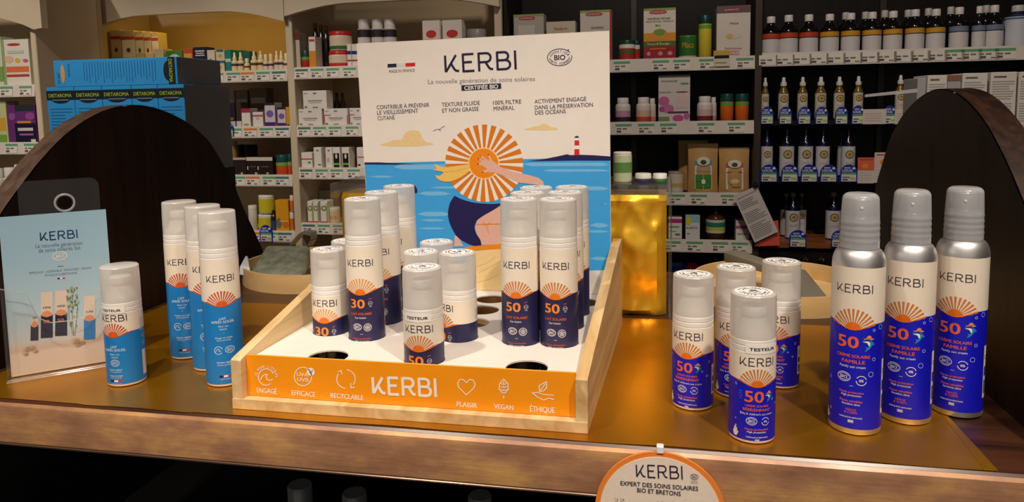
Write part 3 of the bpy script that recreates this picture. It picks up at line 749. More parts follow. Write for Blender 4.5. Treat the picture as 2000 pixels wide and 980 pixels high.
        A.text('FABRIQUÉ EN BRETAGNE', .0005, .0062, .0012, K_white, w=.0190, bold=.02); A.rect(-.0015, .0028, .0022, .0046, flat((190, 190, 225)), 2)
        for s_, z_, r_ in ((.0235, .0480, .0012), (.0205, .0345, .0009), (.0150, .0395, .0007), (-.0190, .052, .0010), (-.019, .0205, .0005)): A.ring(s_, z_, r_, r_, .00035, flat((190, 200, 240)), n=10)
        coral_plant(A, -.0195, .0048)
        white_side(A, .031, .014, .030, K_white, K_blue)
        if kind == 'testkid':
            A.rect(-.0105, .0808, .0190, .0892, flat((248, 244, 238)), 3, 8); A.text('TESTEUR', .0045, .0850, .0027, K_black, w=.0235, bold=.03, layer=4)
    else:  # spray
        dip = .0964; C = flat((236, 104, 70))
        A.logo(0, .1326, .0068, K_navy, .11); A.disc(0, dip, .0065, .0065, K_dor, 16, 3, 0, math.pi); A.rays(0, dip-.0012, .0072, .0195, 13, math.radians(12), math.radians(168), K_ray)
        A.stroke([(s/1000, dip-.0004+.0058*(1-math.cos(math.pi*min(1, abs(s)/21)))/2) for s in range(-20, 21, 2)], .0009, K_dor, layer=2)
        A.text('50', -.0040, .0850, .0105, C, bold=.03, w=.0180); A.text('SPF', -.0170, .089, .0016, flat((120, 110, 215))); A.ring(-.017, .0850, .0018, .0018, .0003, flat((120, 110, 215)), n=10); A.text('UVB', -.0170, .0815, .0012, flat((120, 110, 215)))
        dolphin(A, .0130, .0845, 1.05)
        A.text('CRÈME SOLAIRE', .0005, .0722, .0028, C, w=.0285, bold=.03); A.text('FAMILLE', .0010, .0672, .0032, C, w=.0190, bold=.03)
        A.text('Family sun cream', .0005, .0627, .0024, K_white, w=.0215)
        A.bio(-.0065, .0525, .0044, K_white); A.seal(.0080, .0505, .0042, K_white)
        A.rect(-.0015, .0448, .0015, .0451, K_white, 2)
        A.text('Haute protection', 0, .0392, .0021, C, w=.0205, bold=.03); A.text('High protection', 0, .0365, .0020, K_white, w=.0165, bold=.01)
        A.text('Peaux sensibles', 0, .0312, .0021, C, w=.0190, bold=.03); A.text('Sensitive skins', 0, .0284, .0020, K_white, w=.0150, bold=.01)
        A.text('VISAGE', 0, .0232, .0020, C, w=.0090); A.text('& CORPS', 0, .0206, .0020, C, w=.0105)
        A.text('FABRIQUÉ EN BRETAGNE', 0, .0160, .0013, K_white, w=.0190, bold=.02); A.rect(-.002, .0112, .0025, .0138, flat((200, 200, 230)), 2)
        for s_, z_, r_ in ((.0252, .0985, .0021), (.0178, .0962, .0011), (.0185, .0700, .0014), (.0160, .0565, .0022), (-.0215, .0480, .0014), (-.020, .019, .001), (-.0225, .012, .0012)): A.ring(s_, z_, r_, r_, .0004, flat((190, 200, 240)), n=12)
        coral_plant(A, -.0262, .0085); white_side(A, .033, .018, .05, K_white, K_blue)
    return A
def rounded(r, z, k, n=4): return [(r-k+k*math.cos(math.pi/2*i/n), z-k+k*math.sin(math.pi/2*i/n)) for i in range(n+1)]
def pump_bottle_parts(kind):
    tall = kind.startswith('tall'); H = .19 if tall else .131; r = .02
    cb = H-.0388; col = cb-.0105
    low = M_navy if kind in ('tall30', 'tall50', 'small30', 'small50', 'test50') else (M_sky if 'blue' in kind else M_ultra)
    dip = (.0884 if tall else .0519) if 'blue' not in kind else (.0890 if tall else .0560)
    parts = []
    body = MB().lathe([(.0180, 0), (.0194, .0008), (.0197, .002), (.0197, col), (.0190, col+.0006), (.0190, col+.0012)], M_white, 40).mesh('body', 35)
    lab = sun_label(.0199, .0030, col-.0008, dip, .0155, low, 13, .006).mesh('label', 60, fix=False)
    pr = art_for(kind).emit(MB(), wrap(.0199)).mesh('label_print', None, fix=False)
    collar = MB().lathe([(.0192, col+.0006), (.01965, col+.001), (.01965, col+.0048), (.0193, col+.0052), (.0193, col+.0056), (.01965, col+.006), (.01965, cb-.0006), (.0192, cb)], M_white, 40).mesh('collar', 35)
    z = cb
    pump = MB().lathe([(.0178, z), (.0178, z+.003), (.0155, z+.0055), (.0118, z+.0135), (.0110, z+.016), (.0086, z+.0165), (.0086, z+.0195), (.0108, z+.0198), (.0112, z+.0225), (.0108, z+.0262), (.0085, z+.0272), (.0, z+.0275)], M_pump, 32, cap1=False).mesh('pump', 50)
    o = .0195; t = .0009
    cap = MB().lathe([(o+.0001, z+.0002), (o+.0001, z+.02)]+[(o-.0003, H-.0012), (o-.0010, H-.0003), (o-.0022, H), (.0001, H)], M_frost, 40, cap0=False, cap1=False)
    parts = [('body', body, None), ('label', lab, None), ('label_print', pr, 'label'), ('collar', collar, None), ('pump', pump, None), ('cap', cap.mesh('cap', 35), None)]
    if 'blue' not in kind:
        A = Art(); A.disc(0, 0, .0162, .0162, flat((244, 242, 240)), 32, 1)
        D = K_black if kind in ('kid', 'testkid') else (flat((40, 60, 110)) if '50' in kind else flat((60, 60, 110)))
        A.ring(0, 0, .0098, .0098, .0012, D, .6, 2.6, 14); A.ring(0, 0, .0098, .0098, .0012, D, 3.3, 6.1, 18)
        for k in range(26):      # ring of illegible small print
            t0 = 2*math.pi*k/26
            if k % 13 in (0, 7): continue
            A.stroke([(rr*math.cos(t0+dt), rr*math.sin(t0+dt)) for rr, dt in ((.0117, 0), (.0138, .02*(k % 3-1)))], .0007+.0003*(k % 2), D)
            if k % 3: A.stroke([(.0128*math.cos(t0-.06), .0128*math.sin(t0-.06)), (.0128*math.cos(t0+.09), .0128*math.sin(t0+.09))], .0006, D, layer=2.3)
        A.poly([(-.004, .0025), (-.001, .0048), (.003, .004), (.004, .001), (.001, .0006), (-.002, .0010)], D, 2)
        A.stroke([(-.005, -.004), (-.002, -.0015), (0, -.0045), (.003, -.0015), (.005, -.0045)], .0013, D)
        st = A.emit(MB(), lambda x, y, l: (x, y, H+.00012*l)).mesh('cap_sticker', None, fix=False)
        parts.append(('cap_sticker', st, 'cap'))
    return parts
def spray_parts():
    r = .022; z = .150; k = []
    sh = [(.0205, 0), (.0216, .0006), (.0220, .0022), (.0220, .1515)]
    for i in range(1, 9):
        a = math.pi/2*i/8*.92; sh.append((.0145+.0075*math.cos(a), .1515+.0145*math.sin(a)))
    body = MB().lathe(sh, M_alu, 48).mesh('can_body', 40)
    lab = sun_label(.02206, .0055, .1512, .0964, .018, M_ultra, 13, .006, .006).mesh('label', 60, fix=False)
    pr = art_for('spray').emit(MB(), wrap(.02206)).mesh('label_print', None, fix=False)
    b = .1662
    collar = [(.0138, b-.001)]
    for i in range(4):
        zz = b+.004+i*.0056; collar += [(.0138, zz), (.0147, zz+.0012), (.0147, zz+.0032), (.0138, zz+.0044)]
    collar += [(.0138, b+.027), (.0105, b+.028), (.0098, b+.043), (.0085, b+.0445), (0, b+.0447)]
    noz = MB().lathe(collar, mat('grey_pump', (186, 188, 192), .25, metal=.55), 36, cap1=False).mesh('pump', 50)
    cap = MB(); pf = [(.0163, b), (.0163, b+.004)]
    for i in range(4):
        zz = b+.005+i*.0054; pf += [(.0162-.0001*i, zz), (.0166-.0001*i, zz+.0014), (.0162-.0001*i, zz+.0030)]
    pf += [(.0157, b+.030), (.0151, .2092)]+[(.0151-.0055+.0055*math.cos(math.pi/2*i/6), .2092+.0055*math.sin(math.pi/2*i/6)) for i in range(1, 7)]+[(.0001, .2149)]
    cap.lathe(pf, M_frostg, 40, cap0=False, cap1=False)
    dot = Art().disc(0, 0, .0011, .0011, K_white, 12, 1).emit(MB(), lambda x, y, l: (x+.0035, -.0158-.0001*l, .2035+y)).mesh('cap_vent', None, fix=False)
    return [('can_body', body, None), ('label', lab, None), ('label_print', pr, 'label'), ('pump', noz, None), ('cap', cap.mesh('cap', 40), None), ('cap_vent', dot, 'cap')]
PARTS = {}
def bottle(kind, name, label, x, y, z, delta, group=None):
    if kind not in PARTS: PARTS[kind] = spray_parts() if kind == 'spray' else pump_bottle_parts(kind)
    t = thing(name, label, 'spray can' if kind == 'spray' else 'bottle', (x, y, z), math.atan2(-x, y)+math.radians(delta), group)
    d = {None: t}
    for n, me, par in PARTS[kind]:
        d[n] = link(n, me, d[par])
        if n == 'label_print': d[n]['kind'] = 'stuff'
    return t
TZ = .0117; CZ = .0014
# on the tray
GT = 'sun lotion bottles in the display tray'
bottle('tall30', 'tall_pump_bottle', 'front tall cream and navy SPF 30 lotion bottle in the tray', -.3155, .7365, TZ, -17, GT)
bottle('tall30', 'tall_pump_bottle', 'tall SPF 30 lotion bottle right behind the front one in the tray', -.3170, .7962, TZ, -24, GT)
bottle('tall30', 'tall_pump_bottle', 'rearmost tall SPF 30 lotion bottle, closest to the printed sea', -.3185, .8600, TZ, -40, GT)
bottle('small30', 'small_pump_bottle', 'small cream and navy SPF 30 bottle next to the left tray side', -.3636, .7483, TZ, -22, GT)
bottle('small30', 'small_pump_bottle', 'small SPF 30 bottle mostly hidden behind its twin by the tray side', -.3636, .8013, TZ, -15, GT)
bottle('test50', 'small_pump_bottle', 'small SPF 50 tester bottle with TESTEUR sticker at the tray front', -.2285, .6735, TZ, -17, GT)
bottle('small50', 'small_pump_bottle', 'small SPF 50 bottle turned to show its side label, centre of the tray', -.2129, .7477, TZ, -62, GT)
bottle('small50', 'small_pump_bottle', 'small SPF 50 bottle directly behind the tester in the tray', -.2543, .7477, TZ, -30, GT)
bottle('small50', 'small_pump_bottle', 'rearmost small SPF 50 bottle, only its cap seen before the header board', -.2543, .8050, TZ, -30, GT)
bottle('tall50', 'tall_pump_bottle', 'front left one of the tall SPF 50 lotion bottles in the tray', -.1445, .7460, TZ, -13, GT)
bottle('tall50', 'tall_pump_bottle', 'front right one of the tall SPF 50 lotion bottles, nearest the right tray side', -.1029, .7460, TZ, -12, GT)
bottle('tall50', 'tall_pump_bottle', 'second-row left tall SPF 50 bottle, only its cap showing', -.1445, .7990, TZ, -5, GT)
bottle('tall50', 'tall_pump_bottle', 'second-row right tall SPF 50 bottle peeking out beside the front one', -.1029, .8060, TZ, 8, GT)
bottle('tall50', 'tall_pump_bottle', 'back-row left tall SPF 50 bottle, cap touching the printed arm', -.1435, .8520, TZ, 0, GT)
bottle('tall50', 'tall_pump_bottle', 'back-row right tall SPF 50 bottle in front of the blue sea print', -.1015, .8590, TZ, 2, GT)
# left of the tray
GL = 'blue after-sun bottles left of the tray'
bottle('testblue', 'small_pump_bottle', 'small blue after-sun tester bottle beside the leaflet holder', -.5802, .6858, CZ, -33, GL)
bottle('tallblue', 'tall_pump_bottle', 'front tall blue after-sun bottle touching the tray corner', -.4692, .7026, CZ, 0, GL)
bottle('tallblue', 'tall_pump_bottle', 'middle tall blue after-sun bottle, half hidden by the front one', -.5138, .7429, CZ, 0, GL)
bottle('tallblue', 'tall_pump_bottle', 'rear tall blue after-sun bottle nearest the dark arch', -.5666, .7746, CZ, -12, GL)
# right of the tray
GR = 'small ultramarine children sun cream bottles'
bottle('testkid', 'small_pump_bottle', 'ultramarine children sun cream tester with TESTEUR sticker, nearest the counter edge', .0818, .6572, CZ, 13, GR)
bottle('kid', 'small_pump_bottle', 'ultramarine children sun cream bottle standing nearest the wooden tray', .0331, .7194, CZ, -17, GR)
bottle('kid', 'small_pump_bottle', 'ultramarine children sun cream bottle half hidden behind the tester', .0767, .7567, CZ, -2, GR)
bottle('kid', 'small_pump_bottle', 'rear ultramarine children sun cream bottle in front of the round wooden box', .1256, .7891, CZ, -20, GR)
GS = 'tall aluminium spray cans by the right arch'
bottle('spray', 'spray_can', 'tall ultramarine aluminium sun spray can nearest the camera', .1757, .6908, CZ, -8, GS)
bottle('spray', 'spray_can', 'middle one of three tall ultramarine sun spray cans', .2271, .7204, CZ, -10, GS)
bottle('spray', 'spray_can', 'tall ultramarine sun spray can closest to the dark arch', .2795, .7437, CZ, -10, GS)
# ------------------------------------------------------------------ leaflet holder and leaflet
la, lb = at(20, 737, 2, .0022), at(211, 705, 2, .0022)
lu = Vector((lb.x-la.x, lb.y-la.y, 0)); LW = lu.length; lu.normalize(); ln = Vector((lu.y, -lu.x, 0))   # ln points to the camera side
LO = Vector((la.x, la.y, .0022)); up = Vector((0, 0, 1))
lean = Vector((-ln.x*.07, -ln.y*.07, 1)).normalized(); LN = lu.cross(lean)
if LN.dot(CP-LO) < 0: LN = -LN
def lq(px, py):
    p = onplane(px, py, LO, LN)-LO; return (p.dot(lu), p.dot(lean))
lt = thing('leaflet', 'pale blue folded brand leaflet with bottles on a beach, in the clear holder', 'leaflet', tuple(LO))
LH = lq(110, 416)[1]
mb = MB()
def LP(x, y, d): return tuple(lu*x+lean*y+LN*d)
def slab(mb, x0, x1, y0, y1, d0, d1, M):
    v = [LP(x, y, d) for d in (d0, d1) for x, y in ((x0, y0), (x1, y0), (x1, y1), (x0, y1))]
    mb.add(v, [(0, 1, 2, 3), (7, 6, 5, 4), (0, 4, 5, 1), (1, 5, 6, 2), (2, 6, 7, 3), (3, 7, 4, 0)], M)
xa, xb = lq(8, 560)[0], lq(216, 560)[0]
xa = max(xa, -.004); xb = lq(215, 520)[0]
M_leaf = bpy.data.materials.new('leaflet_print'); M_leaf.use_nodes = True
def leafmat(M, h):
    nt = M.node_tree; b = nt.nodes['Principled BSDF']; tc = nt.nodes.new('ShaderNodeTexCoord'); sp = nt.nodes.new('ShaderNodeSeparateXYZ')
    nt.links.new(tc.outputs['Object'], sp.inputs[0]); mr = nt.nodes.new('ShaderNodeMapRange'); mr.inputs[2].default_value = h
    nt.links.new(sp.outputs[2], mr.inputs[0]); r = nt.nodes.new('ShaderNodeValToRGB'); e = r.color_ramp.elements
    e[0].position = 0; e[0].color = lin((226, 206, 186)); e[1].position = 1; e[1].color = lin((150, 186, 206))
    for p, c in ((.13, (228, 210, 192)), (.155, (214, 190, 168)), (.2, (210, 208, 206)), (.33, (188, 210, 220)), (.7, (160, 194, 212))): x = e.new(p); x.color = lin(c)
    nt.links.new(mr.outputs[0], r.inputs[0]); nt.links.new(r.outputs[0], b.inputs['Base Color']); b.inputs['Roughness'].default_value = .4
leafmat(M_leaf, LH)
slab(mb, xa, xb, 0, LH, -.004, 0, M_leaf)
lf = mb.build('leaflet_body', lt)
A = Art(); q = lq
plogo(A, q, 78, 462, 151, 456, 17, flat((28, 50, 92)), .13)
ptext(A, q, 'La nouvelle génération', 69, 480, 161, 473.5, 8, flat((110, 132, 158))); ptext(A, q, 'de soins solaires bio', 75, 489, 157, 482.5, 8, flat((110, 132, 158)))
p = q(117, 500); A.bio(p[0], p[1], .0056, K_white)
pst(A, q, [(112, 520), (124, 519)], .0006, flat((90, 110, 130)))
ptext(A, q, 'EFFICACE / AGRÉABLE / ENGAGÉE / VEGAN', 57, 533, 178, 522, 4.2, flat((120, 140, 156))); ptext(A, q, 'ÉTHIQUE & BRETONNE', 88, 537.5, 150, 532, 4.2, flat((120, 140, 156)))
for i, M in enumerate((K_navy, K_white, K_red)): A.poly([q(112+5*i, 545-.4*i), q(117+5*i, 544.6-.4*i), q(117+5*i, 542.2-.4*i), q(112+5*i, 542.6-.4*i)], M, 2)
def mini(x0, x1, y0, ysp, y1, M, num):
    s_ = -.06
    def P(x, y): return q(x, y+(x-x0)*s_)
    A.poly([P(x0, ysp), P(x1, ysp), P(x1, y0), P(x0, y0)], flat((226, 206, 188)), 2)
    A.poly([P(x0-.5, y1), P(x1, y1), P(x1, ysp), P(x0, ysp)], M, 3)
    A.poly([P(x0+1, ysp+2), P((x0+x1)/2, ysp+5), P(x1-1, ysp+2), P(x1-3, ysp-5), P((x0+x1)/2, ysp-8), P(x0+3, ysp-5)], flat((226, 150, 108)), 4)
    ptext(A, q, 'KERBI', x0+4, ysp-14.5, x1-4, ysp-15.5, 3.6, K_navy, .0, 4)
    if num: ptext(A, q, num, x0+4, ysp+13, x1-6, ysp+12, 6, flat((222, 120, 60)), .03, 5)
mini(80, 103, 571, 615, 660, flat((44, 40, 62)), '30'); mini(108, 131, 568, 612, 656, flat((44, 40, 62)), '50'); mini(60, 75, 620, 635, 665, flat((50, 44, 60)), None); mini(164, 186, 578, 623, 663, flat((52, 128, 200)), None)
random.seed(3)
for i in range(46):
    t = random.random(); x = 141+10*math.sin(t*7+i)*(1-.6*t)+random.uniform(-6, 6); y = 640-78*t
    G = flat(random.choice(((120, 140, 92), (148, 160, 104), (176, 176, 120), (104, 128, 96))))
    A.poly([q(x, y), q(x+2.4, y-2), q(x+1.5, y-6), q(x-1.5, y-4)], G, 3+i % 2)
for l in ([(144, 655), (141, 620), (142, 575)], [(146, 655), (150, 615), (152, 590)], [(143, 655), (135, 625), (134, 600)]): pst(A, q, l, .0005, flat((130, 140, 100)), layer=3)
for x, y, r_ in ((52, 682, 6), (62, 679, 7), (50, 690, 5), (69, 685, 5), (148, 665, 8), (160, 668, 7), (152, 672, 7)):
    p = q(x, y); A.disc(p[0], p[1], r_*.00062, r_*.0005, flat((206, 178, 150)), 9, 3); A.disc(p[0]+.001, p[1]-.0008, r_*.0004, r_*.00032, flat((180, 146, 116)), 8, 4)
A.emit(MB(), lambda x, y, l: LP(x, y, .00012*l)).build('leaflet_print', lf, fix=False)['kind'] = 'stuff'
# clear holder
ho = thing('leaflet_holder', 'clear acrylic leaflet holder with hanging hole in front of the left arch', 'leaflet holder', (LO.x, LO.y, .0014))
HO = Vector(ho.location)-LO
def HPt(x, y, d): return tuple(Vector(LP(x, y, d))-HO)
def sheet(mb, outline, d, th, M, hole=None):
    bm = bmesh.new(); vs = [bm.verts.new(HPt(x, y, d)) for x, y in outline]; ed = [bm.edges.new((vs[i], vs[(i+1) % len(vs)])) for i in range(len(vs))]
    if hole:
        hx, hy, hr = hole; n = 24
        vs = [bm.verts.new(HPt(hx+hr*math.cos(2*math.pi*i/n), hy+hr*math.sin(2*math.pi*i/n), d)) for i in range(n)]
        ed += [bm.edges.new((vs[i], vs[(i+1) % n])) for i in range(n)]
    bmesh.ops.triangle_fill(bm, edges=ed, use_beauty=True)
    if hole: bmesh.ops.delete(bm, geom=[f for f in bm.faces if (f.calc_center_median()-Vector(HPt(hx, hy, d))).length < hr*.97], context='FACES_ONLY')
    r = bmesh.ops.extrude_face_region(bm, geom=list(bm.faces)); 
    bmesh.ops.translate(bm, verts=[e for e in r['geom'] if isinstance(e, bmesh.types.BMVert)], vec=LN*th)
    me = bpy.data.meshes.new('sheet'); bmesh.ops.recalc_face_normals(bm, faces=bm.faces); bm.to_mesh(me); bm.free(); me.materials.append(M); return me
hx0, hx1 = xa-.003, xb+.004
bx0, bx1 = lq(35, 400)[0], lq(196, 400)[0]; by1 = lq(115, 350)[1]; kk = .010
def rrect(x0, x1, y0, y1, k):
    o = [(x0, y0), (x1, y0)]
    for i in range(6): a = math.pi/2*i/5; o.append((x1-k+k*math.cos(a), y1-k+k*math.sin(a)))
    for i in range(6): a = math.pi/2+math.pi/2*i/5; o.append((x0+k+k*math.cos(a), y1-k+k*math.sin(a)))
    return o
hc2 = lq(126, 396)
link('back_plate', sheet(None, rrect(bx0, bx1, .0, by1, kk), -.0085, .002, M_acr, (hc2[0], hc2[1], .0075)), ho)
mb = MB(); ring = [HPt(hc2[0]+.0098*math.cos(2*math.pi*i/28), hc2[1]+.0098*math.sin(2*math.pi*i/28), -.0066) for i in range(28)]
mb.tube(ring, .0012, clear('acrylic_rim', (235, 240, 242), .35, .08), 8, True); mb.build('hanging_ring', ho, 60)
yl = lq(10, 550)[1]
front = [(hx0, -.001), (hx1, -.001), (hx1, lq(205, 560)[1]), (lq(195, 560)[0], lq(195, 562)[1]), (lq(182, 585)[0], lq(182, 590)[1]), (lq(165, 615)[0], lq(165, 615)[1]), (lq(140, 622)[0], lq(140, 622)[1]), (lq(100, 626)[0], lq(100, 626)[1]), (lq(78, 618)[0], lq(78, 618)[1]), (lq(66, 596)[0], lq(66, 596)[1]), (lq(54, 572)[0], lq(54, 572)[1]), (lq(36, 566)[0], lq(36, 566)[1]), (hx0, yl-.006)]
link('front_pocket', sheet(None, front, .012, .0016, M_acr), ho)
mb = MB(); v = [HPt(x, y, d) for x in (hx0, hx0+.0016) for y, d in ((-.001, -.0085), (-.001, .0136), (yl-.006, .0136), (yl+.012, -.002), (yl+.012, -.0085))]
mb.add(v, [(0, 1, 2, 3, 4), (9, 8, 7, 6, 5)]+[(i, (i+1) % 5, (i+1) % 5+5, i+5) for i in range(5)], M_acr); mb.build('side_wall', ho)
mb = MB(); v = [HPt(x, y, d) for x in (hx1-.0016, hx1) for y, d in ((-.001, -.0085), (-.001, .0136), (lq(205, 560)[1], .0136), (lq(205, 540)[1], -.0085))]
mb.add(v, [(0, 1, 2, 3), (7, 6, 5, 4)]+[(i, (i+1) % 4, (i+1) % 4+4, i+4) for i in range(4)], M_acr); mb.build('side_wall', ho)
mb = MB(); v = [HPt(x, y, d) for y in (-.0018, -.0006) for x, d in ((hx0, -.0085), (hx1, -.0085), (hx1, .022), (hx0, .022))]
mb.add(v, [(0, 1, 2, 3), (7, 6, 5, 4), (0, 4, 5, 1), (1, 5, 6, 2), (2, 6, 7, 3), (3, 7, 4, 0)], M_acr); mb.build('foot_plate', ho)
mb = MB(); mb.tube([HPt(hx0, -.0006, .022), HPt(hx1, -.0006, .022)], .0005, clear('acrylic_rim', (235, 240, 242), .35, .08), 5)
mb.tube([HPt(hx0, -.0006, .0137), HPt(hx1, -.0006, .0137)], .0005, clear('acrylic_rim', (235, 240, 242), .35, .08), 5)
mb.tube([HPt(x, y, .0129) for x, y in front[2:]], .0006, clear('acrylic_rim', (235, 240, 242), .35, .08), 5); mb.build('polished_edge', ho)['kind'] = 'stuff'

# ------------------------------------------------------------------ round hanging sign on the fascia
SY = .6065
sc = at(1289, 1004, 1, SY); q = pxart(SY)
top = at(1289, 883, 1, SY); SR = top.z-sc.z
sg = thing('round_sign', 'round cream card sign with orange rim hanging on the counter front', 'sign', (sc.x, SY, sc.z))
mb = MB(); n = 72
def cyl_y(mb, r, y0, y1, M, n=72, cx=0, cz=0):
    v = [(cx+r*math.cos(2*math.pi*i/n), y, cz+r*math.sin(2*math.pi*i/n)) for y in (y0, y1) for i in range(n)]
    mb.add(v, [tuple(range(n)), tuple(range(2*n-1, n-1, -1))]+[(i, (i+1) % n, (i+1) % n+n, i+n) for i in range(n)], M)
cyl_y(mb, SR, 0, .0025, flat((238, 138, 58))); rimo = mb.build('rim', sg, 30)
mb = MB(); cyl_y(mb, SR*.925, -.0004, .0001, flat((240, 224, 208))); mb.build('face', sg, 30)
A = Art()
plogo(A, q, 1242, 918, 1333, 922, 26, K_navy, .10)
ptext(A, q, 'EXPERT DES SOINS SOLAIRES', 1212, 942, 1363.5, 953, 8.6, K_navy, .012); ptext(A, q, 'BIO ET BRETONS', 1244.5, 955.5, 1329.5, 963, 8.6, K_navy, .012)
p = q(1356, 930); A.bio(p[0], p[1], .0026, flat((110, 100, 120))); ptext(A, q, 'COSMOS', 1349, 938, 1363, 939, 2.4, K_grey); ptext(A, q, 'ORGANIC', 1349, 941.5, 1363, 942.5, 2.4, K_grey)
ptext(A, q, 'UVA', 1200, 972.5, 1208, 973, 2.6, K_grey); ptext(A, q, 'UVB', 1211.5, 973.3, 1219.5, 974, 2.6, K_grey)
for x in (1203, 1214): pst(A, q, [(x-1.5, 977), (x, 980), (x+4, 974.5)], .0004, K_grey)
for x in (1285, 1293): pst(A, q, circ_px(x, 981, 2.5, 2.5, 0, 360, 10), .0004, K_grey)
o = A.emit(MB(), lambda x, z, l: (x-sc.x, -.0005-.0001*l, z-sc.z)).build('lettering', sg, fix=False); o['kind'] = 'stuff'
mb = MB(); mb.box(-.003, .003, -.001, .0055, SR-.001, SR+.0055, mat('white_clip', (240, 238, 236), .25), .0006); mb.build('clip', sg)

# ------------------------------------------------------------------ gold wrapped block inside a clear riser
gx0, gx1 = at(657, 420, 1, 1.012).x, at(1302, 500, 1, 1.012).x
gz = at(1240, 384, 1, 1.012).z
def gold_block():
    mb = MB(); nx, nz = 110, 44; v, f = [], []
    y0, y1 = 1.012, 1.10
    def disp(x, z):
        # crumpled foil: ridged noise, so facets meet along sharp folds
        n1, n2, n3 = (noise.noise((x*f_+s_, z*f_*.8, s_)) for f_, s_ in ((11, .3), (22, 2.1), (44, 5.7)))
        return .020*(.35-abs(n1))+.010*(.3-abs(n2))+.004*(.3-abs(n3))
    for j in range(nz+1):
        for i in range(nx+1):
            x = gx0+(gx1-gx0)*i/nx; z = .0006+(gz-.0006)*j/nz
            e = min(i, nx-i)/3; e2 = min(j, nz-j)/2
            k = max(0, min(1, e))*max(.0, min(1, e2))
            back = (1-max(0, min(1, e)))*.008+(1-min(1, (nz-j)/2))*.006
            v.append((x, y0+.012+back-disp(x, z)*k, z))
    for j in range(nz):
        for i in range(nx):
            a = j*(nx+1)+i; f.append((a, a+1, a+nx+2, a+nx+1))
    mb.add(v, f, M_gold_foil)
    # sides, top, back, bottom
    k = nx+1; L = [j*k for j in range(nz+1)]; Rr = [j*k+nx for j in range(nz+1)]; T = [nz*k+i for i in range(nx+1)]; Bt = list(range(nx+1))
    def skirt(idx):
        b0 = len(mb.v); mb.v += [(mb.v[i][0], y1, mb.v[i][2]) for i in idx]
        for a in range(len(idx)-1): mb.f.append((idx[a], idx[a+1], b0+a+1, b0+a)); mb.m.append(0)
    for idx in (L, Rr, T, Bt): skirt(idx)
    mb.add([(gx0, y1, .0006), (gx1, y1, .0006), (gx1, y1, gz), (gx0, y1, gz)], [(0, 1, 2, 3)], M_gold_foil)
    return mb
gb = gold_block().build('gold_wrapped_block', None, 28)
gb.data.update(); tag(gb, 'large block wrapped in creased gold foil behind the header board', 'gold block')
rz_ = at(1250, 357, 1, 1.03).z
ri = thing('acrylic_riser', 'clear acrylic riser over the gold block carrying small white-lidded tins', 'riser', ((gx0+gx1)/2, 1.06, .0006))
M_acr2 = clear('smoky_acrylic', (206, 206, 206), .05, .06, 1.)
def la_(mb, n): o = mb.build(n, ri); o.location = -Vector(ri.location); return o
rx0, rx1 = gx0-.006, at(1312, 450, 1, 1.012).x
la_(MB().box(rx0, rx1, 1.006, 1.125, rz_-.014, rz_, M_acr2, .001), 'top_slab')
la_(MB().box(rx1-.004, rx1, 1.006, 1.125, .0006, rz_-.0142, M_acr2, .0006), 'side_wall'); la_(MB().box(rx0, rx0+.004, 1.006, 1.125, .0006, rz_-.0142, M_acr2, .0006), 'side_wall')

# ------------------------------------------------------------------ round bentwood boxes with scoops
M_grey = mat('grey_scoop_plastic', (118, 112, 100), .4, var=.08, scale=30)
M_herb = mat('grey_green_herb_pack', (120, 124, 108), .45, var=.35, scale=60, bump=.3)
def round_box(cx, cy, R, h, label):
    t = thing('round_wooden_box', label, 'wooden box', (cx, cy, .0003))
    mb = MB().lathe([(R-.004, .004), (R-.004, h), (R, h), (R+.0005, h*.5), (R, 0)], M_birch, 64, cap0=False, cap1=False)
    mb.build('bent_rim', t, 30)
    MB().lathe([(R-.0042, .001), (R-.0042, .004)], M_birch, 64).build('bottom_board', t, 30)
    return t
RB = .125
zL = at(540, 538, 1, 1.062).z
round_box(-.600, 1.062+RB, RB, zL, 'round pale bentwood box holding a scoop and packet, left behind the tray')
zR = at(1592, 583, 1, 1.032).z
round_box(.178, 1.032+RB, RB, zR, 'round pale bentwood box with grey scoop, right behind the small bottles')
def hexa(name, pts8, M, label, cat, bev=.004):
    """eight corners (bottom 4, top 4) as a rounded solid"""
    c = sum((Vector(p) for p in pts8), Vector())/8; c.z = min(p[2] for p in pts8)
    bm = bmesh.new(); vs = [bm.verts.new(Vector(p)-c) for p in pts8]
    for f in ((3, 2, 1, 0), (4, 5, 6, 7), (0, 1, 5, 4), (1, 2, 6, 5), (2, 3, 7, 6), (3, 0, 4, 7)): bm.faces.new([vs[i] for i in f])
    bmesh.ops.recalc_face_normals(bm, faces=bm.faces)
    bmesh.ops.bevel(bm, geom=list(bm.edges), offset=bev, segments=3, affect='EDGES', profile=.5)
    me = bpy.data.meshes.new(name); bm.to_mesh(me); bm.free(); me.materials.append(M)
    me.polygons.foreach_set('use_smooth', [True]*len(me.polygons)); me.set_sharp_from_angle(angle=math.radians(40))
    o = link(name, me); o.location = c
    if label: tag(o, label, cat)
    return o
def W(px, py, Y): return tuple(at(px, py, 1, Y))
